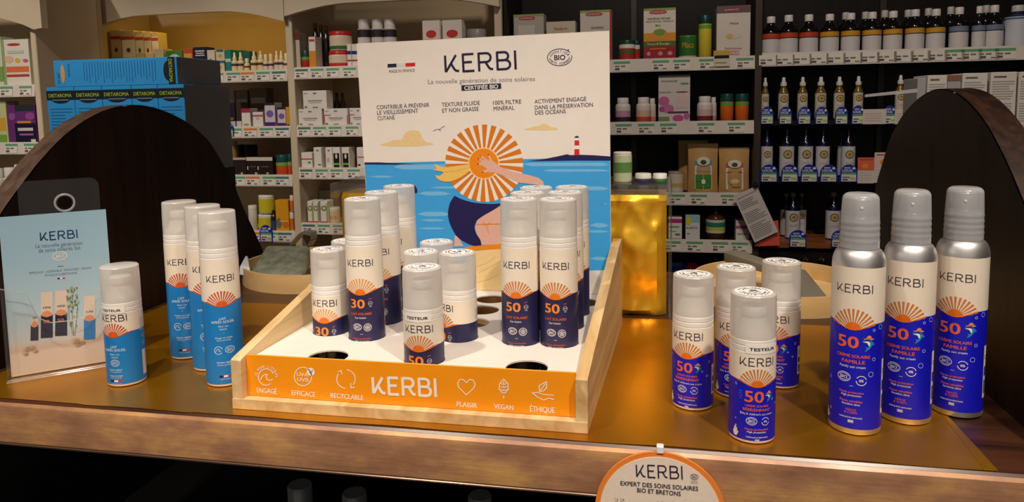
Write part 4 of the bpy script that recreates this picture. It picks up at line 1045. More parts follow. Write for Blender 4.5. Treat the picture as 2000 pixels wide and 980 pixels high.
# left scoop: sloping tub plus bent handle
sc_ = thing('scoop', 'grey plastic scoop with square handle lying in the left round wooden box', 'scoop', (-.58, 1.19, .005))
b8 = [W(488, 545, 1.10), W(596, 545, 1.10), W(607, 520, 1.19), W(510, 520, 1.19), W(490, 527, 1.11), W(590, 532, 1.11), W(606, 478, 1.20), W(520, 478, 1.20)]
o = hexa('tub', b8, M_herb, None, None, .006); o.parent = sc_; o.location = o.location-Vector(sc_.location)
mb = MB(); hp = [W(572, 478, 1.205), W(588, 460, 1.215), W(597, 455, 1.22), W(612, 458, 1.22), W(613, 468, 1.21), W(606, 480, 1.205)]
v = []
for p in hp: v += [Vector(p)+Vector((0, -.012, .0)), Vector(p)+Vector((0, .012, 0)), Vector(p)*1+Vector((.001, .012, .005)), Vector(p)+Vector((.001, -.012, .005))]
f = []
for i in range(len(hp)-1):
    for k in range(4): f.append((4*i+k, 4*i+(k+1) % 4, 4*i+4+(k+1) % 4, 4*i+4+k))
f += [(0, 1, 2, 3), tuple(4*(len(hp)-1)+k for k in range(4))]
mb.add(v, f, M_grey); o = mb.build('handle', sc_, 30); o.location = -Vector(sc_.location)
b8 = [W(467, 537, 1.10), W(490, 541, 1.10), W(493, 527, 1.15), W(470, 527, 1.15), W(468, 520, 1.105), W(488, 522, 1.105), W(484, 500, 1.15), W(480, 498, 1.15)]
hexa('folded_packet', b8, mat('white_packet', (196, 204, 208), .35, var=.1, scale=50), 'small white folded packet in the left round wooden box', 'packet', .002)
sc_ = thing('scoop', 'flat grey scoop with long tapering handle in the right round wooden box', 'scoop', (.17, 1.16, .005))
b8 = [W(1508, 592, 1.08), W(1622, 596, 1.08), W(1600, 560, 1.17), W(1500, 560, 1.17), W(1508, 576, 1.08), W(1622, 584, 1.08), W(1570, 524, 1.17), W(1500, 530, 1.17)]
o = hexa('blade', b8, M_grey, None, None, .003); o.parent = sc_; o.location = o.location-Vector(sc_.location)
b8 = [W(1413, 512, 1.22), W(1500, 536, 1.165), W(1520, 530, 1.175), W(1430, 505, 1.23), W(1412, 490, 1.22), W(1496, 518, 1.165), W(1518, 512, 1.175), W(1438, 486, 1.23)]
o = hexa('handle', b8, M_grey, None, None, .003); o.parent = sc_; o.location = o.location-Vector(sc_.location)

# ------------------------------------------------------------------ bottles standing on the dark shelf under the counter
def low_bottle(px, py, Y, r, label):
    p = at(px, py, 1, Y); t = thing('shelf_bottle', label, 'bottle', (p.x, Y, LOW+.0006)); H = p.z-LOW-.0006
    MB().lathe([(r*.96, 0), (r, .002), (r, H-.045), (r*.95, H-.043)], mat('grey_bottle', (150, 148, 146), .35), 28).build('body', t, 35)
    MB().lathe([(r*.97, H-.0425), (r*.97, H-.002), (r*.9, H), (.0001, H)], clear('smoked_cap', (190, 195, 200), .4, .2), 28, cap0=False, cap1=False).build('cap', t, 35)
    MB().lathe([(r*.8, H-.0428), (r*.6, H-.028), (r*.45, H-.026), (r*.45, H-.012), (.0001, H-.012)], mat('grey_bottle', (150, 148, 146), .35), 24, cap1=False).build('pump', t, 35)
low_bottle(585, 945, 1.0, .0195, 'taller dim capped bottle in the recess below the counter')
low_bottle(692, 961, 1.0, .0195, 'lower dim capped bottle in the recess below the counter, second from left')
low_bottle(937, 966, 1.05, .019, 'dim capped bottle in the recess below the counter, third from left')
# ------------------------------------------------------------------ shelving units against the back
SYF = 2.30                     # front plane of both long units
sx = lambda px, py=250, Y=SYF: at(px, py, 1, Y).x
sz = lambda px, py, Y=SYF: at(px, py, 1, Y).z
M_shelf_w = mat('white_shelf_board', (206, 192, 172), .5, var=.04, scale=8)
M_back_c = mat('cream_back_panel', (196, 176, 142), .6, var=.05, scale=6)
M_rail = mat('price_rail_plastic', (226, 216, 208), .3, var=.02, scale=30)
M_darkunit = wood('dark_unit_wood', (16, 12, 11), (30, 22, 20), rough=.5, axis=2, scale=10, bump=.03, spec=.25)
M_post = wood('dark_unit_post', (44, 34, 28), (70, 56, 46), rough=.5, axis=2, scale=12, bump=.03)
K_tag = flat((232, 226, 216)); K_tagg = flat((96, 166, 124)); K_tagd = flat((84, 80, 84)); K_tago = flat((220, 130, 60)); K_tagdg = flat((70, 120, 110))
def tag_mesh(w, h, bar, v):
    mb = MB(); mb.box(-w/2, w/2, -.0008, 0, 0, h, K_tag)
    A = Art()
    if bar: A.rect(-w/2, h*.74, w/2, h, bar, 1)
    random.seed(v)
    x = -w*.42
    for i in range(2):
        l = w*random.uniform(.18, .3); A.rect(x, h*.42, x+l, h*.58, K_grey, 1); x += l+w*.08
    A.rect(-w*.42, h*.1, -w*.42+w*.28, h*.32, K_tagd, 1)
    if v % 2: A.rect(w*.1, h*.1, w*.35, h*.2, K_tagd, 1)
    A.emit(mb, lambda x, y, l: (x, -.0008-.0002*l, y)); return mb.mesh('price_tag', None, fix=False)
TAGS = {}
def shelf_row(unit, root, x0, x1, ztop, yf, yb, M, rail_h=.036, tags=None, thick=.018, tagh=.03, tagw=.05, bars=None, has_rail=True):
    """one shelf board with its price rail; top surface at ztop, rail hangs from the front edge"""
    L = Vector(root.location)
    o = MB().box(x0, x1, yf, yb, ztop-thick, ztop, M).build('shelf_board', root); o.location = -L
    if not has_rail: return
    mb = MB(); v = [(x0, yf-.001, ztop+.004), (x1, yf-.001, ztop+.004), (x1, yf-.006, ztop-rail_h), (x0, yf-.006, ztop-rail_h)]
    mb.add(v+[(a, b+.003, c) for a, b, c in v], [(0, 1, 2, 3), (7, 6, 5, 4), (0, 4, 5, 1), (1, 5, 6, 2), (2, 6, 7, 3), (3, 7, 4, 0)], M_rail)
    r = mb.build('price_rail', root); r.location = -L
    for i, tx in enumerate(tags or []):
        b = (bars or [K_tagg])[i % len(bars or [1])]
        k = (round(tagw, 4), round(tagh, 4), b, i % 4)
        if k not in TAGS: TAGS[k] = tag_mesh(tagw, tagh, b, i % 4)
        t = link('price_tag', TAGS[k], r); t.location = (tx, yf-.0062, ztop-rail_h+.0035); t.rotation_euler = (-.12, 0, 0)

# --- cream unit (two bays)
cu = thing('cream_shelving_unit', 'cream pharmacy shelving unit with arched valances and white price rails', 'shelving', (sx(560), SYF+.1, -1))
def cu_(mb, n, sm=None): o = mb.build(n, cu, sm); o.location = -Vector(cu.location); return o
CYB = SYF+.30
cx0, cx1, cx2 = sx(190, 120), sx(569, 150), sx(981, 40)
cu_(MB().box(cx0-.08, cx2-.006, CYB, CYB+.02, -1, .75, M_back_c), 'back_panel')
for a, b in ((cx0-.10, cx0-.005), (cx1-.0125, cx1+.0125), (cx2-.026, cx2-.002)):
    cu_(MB().box(a, b, SYF-.004, CYB, -1, .75, M_cream_paint, .002), 'post')
def valance(xa, xb, ytop_px, y_end, y_mid):
    """cream board with a shallow arch cut in its lower edge"""
    za, zm = y_end, y_mid
    pl = [(xa, .80), (xb, .80)]
    n = 24
    for i in range(n+1):
        t = 1-i/n; x = xa+(xb-xa)*t; u = min(1, min(t, 1-t)/.32)
        pl.append((x, za+(zm-za)*math.sin(u*math.pi/2)))
    mb = MB(); m_ = len(pl); v = [(p[0], y, p[1]) for y in (SYF-.030, SYF-.006) for p in pl]
    f = [(i, (i+1) % m_, (i+1) % m_+m_, i+m_) for i in range(m_)]
    k = list(range(2, m_))
    # front/back as strips between top edge and arch
    def top(i): return (xa+(xb-xa)*(1-(i-2)/n))
    b0 = len(v); v += [(top(i), y, .80) for y in (SYF-.030, SYF-.006) for i in range(2, m_)]
    w_ = m_-2
    for i in range(w_-1):
        f.append((2+i, 3+i, b0+i+1, b0+i)); f.append((m_+2+i, m_+3+i, b0+w_+i+1, b0+w_+i))
    mb.add(v, f, M_cream_paint); cu_(mb, 'valance', 30)
valance(cx0-.012, cx1-.001, 0, sz(180, 60), sz(400, 26)); valance(cx1+.001, cx2-.003, 0, sz(580, 33), sz(800, 2))
cu_(MB().box(sx(100, 30), cx0-.002, SYF-.034, SYF-.008, -1, .8, M_cream_paint, .003), 'pilaster')
ZC1 = [sz(470, 140), sz(470, 249), sz(510, 343), sz(530, 452)]
ZC2 = [sz(640, 132), sz(640, 246), sz(640, 329), sz(640, 437)]
random.seed(11)
for z in ZC1: shelf_row('cream', cu, cx0, cx1-.0125, z, SYF, CYB, M_shelf_w, .036, [sx(400+30*i+random.uniform(-3, 3)) for i in range(6)], bars=[K_tagg, K_tagg, K_tagg, K_tago, K_tagg, K_tagdg])
for z in ZC2: shelf_row('cream', cu, cx1+.0125, cx2-.02, z, SYF, CYB, M_shelf_w, .036, [sx(595), sx(625), sx(655), sx(688)], bars=[K_tagdg, K_tagg, K_tagg, K_tagg], tagw=.045)
for z in (-.62,): shelf_row('cream', cu, cx0, cx1-.0125, z, SYF, CYB, M_shelf_w, has_rail=False)
# warm lamp inside the first bay
l = bpy.data.lights.new('bay_strip_lamp', 'AREA'); l.shape = 'RECTANGLE'; l.size = .6; l.size_y = .03; l.energy = .38; l.color = (1, .55, .05)
o = bpy.data.objects.new('bay_strip_lamp', l); COL.objects.link(o); o.location = ((cx0+cx1)/2+.05, SYF+.05, sz(400, 30)+.02); o.rotation_euler = (math.radians(35), 0, 0)

# --- dark unit (two bays)
du = thing('dark_shelving_unit', 'dark wood shelving unit of bottles and boxes right of the header board', 'shelving', (sx(1480), SYF+.1, -1))
def du_(mb, n, sm=None): o = mb.build(n, du, sm); o.location = -Vector(du.location); return o
dx0, dx1, dx2 = sx(984, 40), sx(1479, 250), sx(2110, 250)
DYB = SYF+.26
du_(MB().box(dx0, dx2, DYB, DYB+.02, -1, .85, M_darkunit), 'back_panel')
for a, b, M in ((dx0, dx0+.012, M_darkunit), (dx1-.010, dx1+.010, M_post), (dx2-.02, dx2, M_darkunit)):
    du_(MB().box(a, b, SYF-.003, DYB, -1, .85, M, .001), 'post')
for px in (1238, 1719): du_(MB().box(sx(px, 200, DYB-.012)-.009, sx(px, 200, DYB-.012)+.009, DYB-.014, DYB-.001, -1, .85, M_post), 'back_strut')
ZD1 = [sz(1330, 115), sz(1330, 239), sz(1370, 378), sz(1380, 470)]
ZD2 = [sz(1500, 106), sz(1500, 236), sz(1560, 349), sz(1560, 474)]
for z, tg in zip(ZD1, ([1215, 1290, 1330, 1380, 1452], [1218, 1262, 1305, 1378, 1437], [1322, 1365, 1425], [1314, 1358, 1408, 1447])):
    shelf_row('dark', du, dx0+.012, dx1-.010, z, SYF, DYB, M_darkunit, .036, [sx(t, 300) for t in tg], bars=[K_tagg], tagw=.05)
shelf_row('dark', du, dx1+.010, dx2-.02, ZD2[0], SYF, DYB, M_darkunit, .036, [sx(1500+33*i, 115) for i in range(15)], bars=[None]*11+[K_tagg]*4, tagw=.052)
shelf_row('dark', du, dx1+.010, dx2-.02, ZD2[1], SYF, DYB, M_darkunit, has_rail=False, thick=.014); shelf_row('dark', du, dx1+.010, dx2-.02, ZD2[2], SYF, DYB, M_darkunit, has_rail=False, thick=.014)
shelf_row('dark', du, dx1+.010, dx2-.02, ZD2[3], SYF, DYB, M_oakshelf, has_rail=False, thick=.016)
for px in (1575, 1606): 
    o = MB().lathe([(.004, 0), (.009, .004), (.010, .010), (.006, .015), (.0001, .016)], mat('knob_metal', (190, 185, 175), .2, metal=1.), 20, cap1=False).build('knob', du, 40)
    o.rotation_euler = (math.pi/2, 0, 0); o.location = Vector((sx(px, 508), SYF+.012, sz(px, 508)))-Vector(du.location)
du_(MB().box(dx1+.010, dx2-.02, SYF+.012, SYF+.03, sz(1560, 560), ZD2[3]-.03, M_darkunit), 'drawer_front')

# --- cream corner unit at the far left
fu = thing('cream_corner_unit', 'cream corner shelving with pegged side panel at the left picture edge', 'shelving', (sx(20), 1.96, -1))
FY = 1.96
def fu_(mb, n, sm=None): o = mb.build(n, fu, sm); o.location = -Vector(fu.location); return o
fx0, fx1 = at(-160, 200, 1, FY).x, at(82, 200, 1, FY).x
fu_(MB().box(fx0, fx1, FY+.26, FY+.28, -1, .72, M_back_c), 'back_panel')
sp_ = fu_(MB().box(fx1-.02, fx1, FY-.004, FY+.26, -1, .72, M_cream_paint, .002), 'side_panel')
ZF = [sz(30, 168, FY), sz(30, 280, FY), sz(20, 400, FY)]
for z in ZF: shelf_row('corner', fu, fx0, fx1-.02, z, FY, FY+.26, M_shelf_w, .034, [at(p, 180, 1, FY).x for p in (15, 52)], tagw=.045)
pl = [(fx0, .8), (fx1+.05, .8), (fx1+.05, sz(100, 56, FY)), (fx1+.02, sz(90, 59, FY)), (at(60, 40, 1, FY).x, sz(60, 50, FY)), (at(0, 30, 1, FY).x, sz(0, 32, FY)), (fx0, sz(-160, 20, FY))]
fu_(MB().prism(pl, 1, FY-.03, FY-.005, M_cream_paint), 'valance', 30)

# ------------------------------------------------------------------ products
def item_frame(z, xl, xr, ytop, back, Y=SYF):
    Yf = Y+.012+back; xm = (xl+xr)/2
    zt = sz(xm, ytop, Yf); ym = PP_Y
    yy = (ytop+ytop+40)/2
    x0, x1 = at(xl, yy, 1, Yf).x, at(xr, yy, 1, Yf).x
    return (x0+x1)/2, Yf, x1-x0, max(.012, zt-z)
def carton(z, xl, xr, yt, label, base, bands=(), txt=(), back=0., depth=.05, group=None, side=None, Y=SYF, name='product_box', cat='box', bev=.0008):
    """upright printed carton; bands = (x0,x1,z0,z1,rgb) in fractions of the front; txt = (string,x,z,h,w,rgb)"""
    cx, yf, w, h = item_frame(z, xl, xr, yt, back, Y)
    t = thing(name, label, cat, (cx, yf+depth/2, z+.0004), 0, group)
    mb = MB(); mb.box(-w/2, w/2, -depth/2, depth/2, 0, h, flat(base, .5), bev); c = mb.build('carton', t)
    A = Art()
    for i, b in enumerate(bands):
        x0, x1, z0, z1, rgb = b[:5]
        if len(b) > 5 and b[5] == 'o': A.disc(-w/2+w*(x0+x1)/2, h*(z0+z1)/2, w*(x1-x0)/2, h*(z1-z0)/2, flat(rgb, .5), 14, 1+.5*i)
        else: A.rect(-w/2+w*x0, h*z0, -w/2+w*x1, h*z1, flat(rgb, .5), 1+.5*i)
    for s_, x, zz, hh, ww, rgb in txt: A.text(s_, -w/2+w*x, h*zz, h*hh, flat(rgb, .5), w=w*ww, layer=8, bold=.02)
    if A.p:
        o = A.emit(MB(), lambda x, y, l: (x, -depth/2-.0004-.00012*l, y)).build('printed_front', t, fix=False); o['kind'] = 'stuff'
    return t
def jar(z, xl, xr, yt, label, body, lid, band=None, back=0., lidh=.25, neck=1., group=None, name='product_jar', cat='jar', txt=None, Y=SYF, bandz=(.08, .68), band2=None, lidr=1.):
    """round tub or jar; body colour, lid colour, optional label band"""
    cx, yf, w, h = item_frame(z, xl, xr, yt, back, Y); r = w/2; hb = h*(1-lidh)
    t = thing(name, label, cat, (cx, yf+r, z+.0004), 0, group)
    pf = [(r*.95, 0), (r, r*.06), (r, hb-r*.1)]
    if neck < 1: pf = [(r*.95, 0), (r, r*.06), (r, hb-r*.5), (r*.96, hb-r*.25), (r*neck, hb-r*.02)]
    else: pf += [(r*.96, hb)]
    MB().lathe(pf, flat(body, .35), 26).build('body', t, 40)
    rl = r*min(1, neck*1.05)*lidr
    MB().lathe([(rl, hb+.0002), (rl, h-rl*.1), (rl*.93, h), (.0001, h)], flat(lid, .35), 26, cap1=False).build('lid', t, 40)
    if band:
        top = hb*bandz[1]
        o = MB().lathe([(r+.0004, hb*bandz[0]), (r+.0004, top)], flat(band, .5), 26, cap0=False, cap1=False).build('label', t, 40)
        if band2: MB().lathe([(r+.0008, hb*band2[0]), (r+.0008, hb*band2[1])], flat(band2[2], .5), 26, cap0=False, cap1=False).build('label_stripe', o, 40)
        if txt:
            A = Art(); A.text(txt[0], 0, hb*txt[1], h*txt[2], flat(txt[3], .5), w=r*1.3); A.emit(MB(), wrap(r+.0011)).build('lettering', o, fix=False)
    return t
def vial(z, xc, wpx, yt, label, glass, cap, lab, rings=(), back=0., capw=.5, caph=.13, sh=.62, labz=(.04, .5), group=None, name='product_bottle', cat='bottle', spray=False, gl=.15, Y=SYF, medallion=None):
    """round shouldered bottle with cap and paper label; rings = (z0,z1,rgb) on the label"""
    cx, yf, w, h = item_frame(z, xc-wpx/2, xc+wpx/2, yt, back, Y); r = w/2
    t = thing(name, label, cat, (cx, yf+r, z+.0004), 0, group)
    rn = r*capw*.8; hs = h*sh; hn = h*(1-caph)
    pf = [(r*.94, 0), (r, r*.08), (r, hs), (r*.96, hs+(hn-hs)*.18), (r*.75, hs+(hn-hs)*.45), (rn*1.05, hs+(hn-hs)*.75), (rn, hn)]
    MB().lathe(pf, mat('glass_%d_%d_%d' % glass, glass, gl, var=.02, spec=.6), 24).build('body', t, 50)
    rc = r*capw
    if spray:
        pf = [(rc, hn), (rc, hn+h*caph*.35), (rc*.62, hn+h*caph*.45), (rc*.5, h-h*.01), (rc*.4, h), (.0001, h)]
    else: pf = [(rc, hn), (rc, h-rc*.15), (rc*.9, h), (.0001, h)]
    MB().lathe(pf, flat(cap, .35), 20, cap1=False).build('cap', t, 40)
    if lab:
        o = MB().lathe([(r+.0004, h*labz[0]), (r+.0004, h*labz[1])], flat(lab, .5), 24, cap0=False, cap1=False).build('label', t, 40)
        for i, (a, b, rgb) in enumerate(rings): MB().lathe([(r+.0006+.0002*i, h*a), (r+.0006+.0002*i, h*b)], flat(rgb, .5), 24, cap0=False, cap1=False).build('label_band', o, 40)
        if medallion:
            zc, mr = medallion; A = Art(); A.disc(0, h*zc, r*mr, r*mr, flat((52, 96, 104)), 16, 3); A.disc(0, h*zc, r*mr*.78, r*mr*.78, flat((200, 186, 120)), 14, 4); A.disc(0, h*zc, r*mr*.4, r*mr*.4, flat((208, 96, 40)), 12, 5)
            A.rect(-r*.6, h*(zc-.17), r*.6, h*(zc-.155), K_pale, 3, 3); A.rect(-r*.5, h*(zc-.2), r*.5, h*(zc-.188), K_pale, 3, 3)
            A.emit(MB(), wrap(r+.0006, 0, .0002)).build('emblem', o, fix=False)['kind'] = 'stuff'
    return t
LOC = {}
def local_tag(z, xl, xr, yt, yb, label, group='blue local product tags', Y=None):
    """blue arched shelf tag with a price card in its lower half"""
    Yf = (Y or SYF)-.008; x0, x1 = at(xl, yb, 1, Yf).x, at(xr, yb, 1, Yf).x; zb, zt = sz((xl+xr)/2, yb, Yf), sz((xl+xr)/2, yt, Yf)
    w, h = x1-x0, zt-zb
    t = thing('shelf_tag', label, 'shelf tag', ((x0+x1)/2, Yf, zb), 0, group)
    pl = [(-w/2, 0), (w/2, 0)]+[(w/2*math.cos(math.pi*i/10), h*.52+h*.48*math.sin(math.pi*i/10)) for i in range(11)]
    MB().prism(pl, 1, -.0008, .0008, flat((30, 52, 170), .4)).build('arched_plate', t)
    A = Art(); A.rect(-w*.42, h*.03, w*.42, h*.42, K_tag, 1); A.rect(-w*.42, h*.42, w*.42, h*.54, K_tagg, 1)
    A.rect(-w*.36, h*.22, w*.05, h*.30, K_grey, 2); A.rect(-w*.36, h*.08, -w*.05, h*.17, K_tagd, 2); A.rect(w*.08, h*.10, w*.38, h*.26, flat((170, 206, 130)), 2)
    A.rect(-w*.28, h*.78, w*.08, h*.83, K_white, 2); A.text('LOCAL', -w*.08, h*.66, h*.14, K_white, bold=.04, w=w*.62); A.disc(w*.28, h*.78, w*.09, h*.07, K_white, 10, 2)
    A.emit(MB(), lambda x, y, l: (x, -.001-.00015*l, y)).build('printed_card', t, fix=False)['kind'] = 'stuff'
CREAM, WHT, GRN, RED = (232, 222, 196), (236, 230, 224), (92, 150, 70), (196, 40, 44)
# ---- cream unit, bay 1, top shelf
z = ZC1[0]
for i, (a, b) in enumerate(((216, 236), (237, 263), (264, 280), (281, 295), (296, 309))):
    carton(z, a, b, 59+i, 'cream carton with red band, %s of five in the row under the left valance' % ('first', 'second', 'third', 'fourth', 'fifth')[i], (224, 210, 168), ((0, 1, .80, .87, (186, 70, 50)), (.05, .95, .05, .42, (206, 200, 130)), (.35, .65, .52, .62, (90, 60, 40), 'o'), (.35, .65, .18, .28, (90, 60, 40), 'o')), back=.05, group='cream cartons with red band')
carton(z, 268, 284, 104, 'small pale yellow carton, left one before the cream carton row', (226, 204, 140), ((0, 1, .7, 1, (206, 176, 90)),)); carton(z, 285, 301, 104, 'small pale yellow carton, right one before the cream carton row', (232, 212, 150), ((0, 1, 0, .3, (206, 176, 90)),))
carton(z, 302, 320, 95, 'cream cube carton with tan base beside a green box', (230, 208, 160), ((0, 1, 0, .2, (190, 140, 80)),)); carton(z, 325, 357, 99, 'low green carton with white oval on top shelf', (76, 140, 60), ((.2, .8, .55, .85, (220, 226, 210), 'o'),)); carton(z, 358, 377, 95, 'orange red carton between green and midnight blue boxes', (196, 88, 46), ((.1, .9, .5, .8, (226, 170, 60)),))
carton(z, 378, 404, 92, 'midnight blue carton printed with a moon and cloud', (34, 34, 58), ((.1, .9, .1, .32, (210, 190, 190), 'o'), (.12, .3, .4, .5, (230, 220, 190), 'o'), (.15, .85, .66, .70, (220, 216, 214)), (.2, .8, .74, .78, (220, 216, 214)), (.15, .85, .82, .87, (226, 222, 220))))
carton(z, 405, 420, 98, 'white carton with dark blue foot next to the moon carton', (226, 216, 200), ((0, 1, 0, .18, (40, 70, 130)), (.3, .6, .5, .62, (160, 70, 60), 'o')))
for i, yt in enumerate((96, 118)):
    zz = z if i else z+.0400
carton(z, 422, 439, 119, 'lower cream and blue carton of a stack of two', (228, 210, 170), ((0, 1, .8, 1, (40, 120, 160)), (.3, .7, .3, .6, (200, 170, 110), 'o')))
zt_ = sz(430, 119, SYF+.012)
carton(zt_, 422, 439, 97, 'upper cream and blue carton of a stack of two', (228, 210, 170), ((.1, .9, .8, 1, (40, 120, 160)), (.3, .7, .3, .6, (200, 170, 110), 'o')))
carton(z, 440, 451, 97, 'narrow teal carton right of the cream and blue stack', (30, 140, 140), ((0, 1, .45, .6, (200, 220, 210)),)); carton(z, 456, 472, 98, 'teal carton behind the first white spray bottles', (34, 120, 116), ((.1, .9, .6, .8, (60, 160, 130)),), back=.07); carton(z, 473, 488, 100, 'darker teal carton behind the white spray bottles', (28, 100, 104), (), back=.07)
for i, (xc, w_, yt, n_) in enumerate(((455, 11, 102, 0), (467, 11, 102, 0), (480, 10, 114, 1), (493, 12, 100, 0), (506, 12, 99, 0), (517, 9, 106, 2), (527, 9, 105, 2), (538, 9, 99, 3), (547, 9, 99, 3), (557, 10, 104, 2))):
    nm = ('first', 'second', 'third', 'fourth', 'fifth', 'sixth', 'seventh', 'eighth', 'ninth', 'tenth')[i]
    vial(z, xc, w_, yt, 'small white spray bottle, %s from left under the amber lit valance' % nm, (238, 220, 176), (244, 232, 200), (236, 214, 160) if i < 5 else (226, 214, 196), ((.30, .42, (86, 60, 70)),), spray=n_ in (0, 3), capw=.62, caph=.4 if n_ != 1 else .3, sh=.55, labz=(.04, .5), group='white spray bottles on the top cream shelf', gl=.4)
# ---- bay 1, second shelf
z = ZC1[1]
carton(z, 410, 434, 201, 'white carton with navy stripe and fruit print, second cream shelf', WHT, ((0, 1, .68, .75, (40, 60, 130)), (.2, .8, .16, .34, (220, 190, 150), 'o'), (.1, .9, .03, .1, (190, 200, 130)))); carton(z, 441, 459, 201, 'black and blue carton with orange foot, second cream shelf', (34, 34, 44), ((0, 1, .0, .25, (190, 196, 206)), (.2, .8, .3, .4, (190, 90, 40)), (.3, .7, .5, .85, (20, 30, 60)))); carton(z, 461, 471, 200, 'narrow dark brown carton before a pink topped box', (60, 48, 42), ((0, 1, 0, .25, (210, 206, 200)),))
carton(z, 472, 489, 212, 'white carton with crimson top band', WHT, ((0, 1, .78, 1, (180, 40, 80)), (.15, .85, .08, .2, (160, 170, 90), 'o')), side=None); carton(z, 494, 514, 219, 'shorter white carton with pink stripe', WHT, ((0, 1, .70, .82, (206, 80, 120)), (.3, .7, .5, .65, (190, 200, 150), 'o'))); carton(z, 517, 537, 201, 'taller white carton with violet drop print', (216, 204, 214), ((0, 1, .9, 1, (40, 34, 60)), (.15, .85, .4, .7, (130, 100, 180), 'o'), (0, 1, .0, .2, (80, 40, 120)))); carton(z, 542, 558, 210, 'shorter white carton with violet drop print', (216, 204, 214), ((0, 1, .9, 1, (40, 34, 60)), (.15, .85, .4, .7, (130, 100, 180), 'o'), (0, 1, .0, .2, (80, 40, 120)))); carton(z, 559, 565.5, 209, 'narrow yellow carton against the cream post', (220, 160, 40), ((.2, .8, 0, .12, (40, 30, 30)),))
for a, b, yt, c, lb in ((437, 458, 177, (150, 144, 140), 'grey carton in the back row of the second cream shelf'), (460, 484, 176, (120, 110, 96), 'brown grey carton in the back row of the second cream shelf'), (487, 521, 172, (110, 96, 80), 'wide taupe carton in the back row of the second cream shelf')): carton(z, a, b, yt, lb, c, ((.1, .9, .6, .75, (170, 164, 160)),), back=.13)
local_tag(z, 434, 457, 239, 266, 'blue arched local tag under the navy striped carton, second cream shelf')
# ---- bay 1, third shelf
z = ZC1[2]
jar(z, 415, 451, 277, 'white tub with sunflower label partly behind the left arch', (220, 208, 180), (232, 226, 214), (206, 180, 90), lidh=.12, bandz=(.3, .95)); 
carton(z, 453, 481, 308, 'dark brown carton with pale lid, left of a matching pair', (40, 30, 26), ((.0, 1, .88, 1, (200, 186, 160)), (.6, .75, .05, .16, (190, 190, 110)))); carton(z, 482, 533, 307, 'wide dark brown carton with white top edge', (38, 28, 26), ((.0, 1, .80, 1, (214, 206, 196)), (.3, .4, .05, .16, (190, 190, 110)), (.75, .83, .05, .16, (190, 190, 110)), (.02, .06, .3, .5, (220, 210, 190)), (.42, .46, .3, .5, (220, 210, 190)), (.12, .35, .45, .5, (130, 90, 60)), (.55, .85, .45, .5, (130, 90, 60))))
for a, b, yt, lb in ((534, 559, 303, 'orange jar with teal lid and green ring, left of two on the third cream shelf'), (560, 569, 301, 'orange jar with teal lid and green ring against the cream post')): jar(z, a, b, yt, lb, (214, 88, 44), (28, 74, 74), (120, 180, 80), lidh=.36, bandz=(.72, .98), group='orange jars with teal lids')
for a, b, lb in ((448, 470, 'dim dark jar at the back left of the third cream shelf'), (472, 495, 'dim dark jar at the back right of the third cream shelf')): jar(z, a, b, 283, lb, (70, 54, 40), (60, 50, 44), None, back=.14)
# ---- bay 1, fourth shelf
z = ZC1[3]
jar(z, 499, 529, 420, 'lower white tub with lemon label', (226, 220, 206), (236, 232, 224), (212, 200, 40), lidh=.12, bandz=(.1, .92)); zt_ = sz(514, 419, SYF+.012); jar(zt_+.001, 499, 529, 382, 'upper white tub with lemon label stacked on its twin', (226, 220, 206), (236, 232, 224), (212, 200, 40), lidh=.12, bandz=(.1, .92))
jar(z, 482, 497, 402, 'plain white tub half hidden by the left arch', (220, 214, 204), (232, 228, 220), None, lidh=.15); vial(z, 532, 11, 411, 'small dark bottle with blue label between lemon tub and orange carton', (40, 32, 34), (30, 28, 32), (60, 70, 120), back=.0)
carton(z, 538, 563, 391, 'tall orange carton with grey round print', (228, 160, 30), ((-.0, .45, .08, .42, (120, 116, 110), 'o'), (.3, .9, .3, .34, (240, 200, 90)), (.5, 1, .1, .3, (206, 120, 30), 'o')))
jar(z, 565, 573, 415, 'lower white and orange fruit tub by the cream post', (228, 220, 206), (236, 232, 224), (220, 120, 40), lidh=.1, bandz=(.08, .75)); zt_ = sz(572, 414, SYF+.012); jar(zt_+.001, 565, 573, 382, 'upper white and orange fruit tub by the cream post', (228, 220, 206), (236, 232, 224), (220, 120, 40), lidh=.1, bandz=(.08, .75))
local_tag(z, 508, 533, 439, 472, 'blue arched local tag below the lemon tubs')
# ---- bay 2, top shelf
z = ZC2[0]
carton(z, 577, 585, 64, 'narrow beige carton with brown top against the cream post', (196, 186, 170), ((0, 1, .8, 1, (110, 50, 40)),)); jar(z, 587, 602, 98, 'small red jar with dark teal lid and green ring', (190, 50, 44), (26, 70, 66), (96, 170, 80), lidh=.36, bandz=(.72, .98)); carton(z, 603, 616, 72, 'narrow white and orange carton before dark bottles', (232, 226, 220), ((0, 1, 0, .55, (224, 146, 40)), (.1, .9, .85, .92, (200, 60, 40))))
for i, (xc, yt) in enumerate(((613, 45), (624, 48), (634, 50))): vial(z, xc, 13, yt, 'tall dark bottle with brown cap behind the red lidded tubs, %s' % ('left', 'middle', 'right')[i], (22, 18, 18), (120, 78, 44), None, back=.05, capw=.55, caph=.09, group='tall dark bottles on the cream unit')
jar(z, 635, 677, 99, 'lower white tub with red lid and red band', (228, 214, 196), (200, 36, 40), (224, 206, 180), lidh=.22, bandz=(.1, .9), band2=(.08, .35, (196, 50, 50))); zt_ = sz(656, 99, SYF+.012); jar(zt_+.001, 636, 677, 60, 'upper white tub with red lid stacked on its twin', (228, 214, 196), (200, 36, 40), (224, 206, 180), lidh=.22, bandz=(.1, .9), band2=(.08, .3, (60, 110, 50)))
for i, (a, b) in enumerate(((678, 686), (687, 700))): carton(z, a, b, 86, ('narrow white carton with blue and red stripes, left one', 'white carton with blue and red stripes beside the header board')[i], WHT, ((0, 1, .55, .7, (40, 50, 120)), (0, 1, .25, .32, (190, 50, 60))))
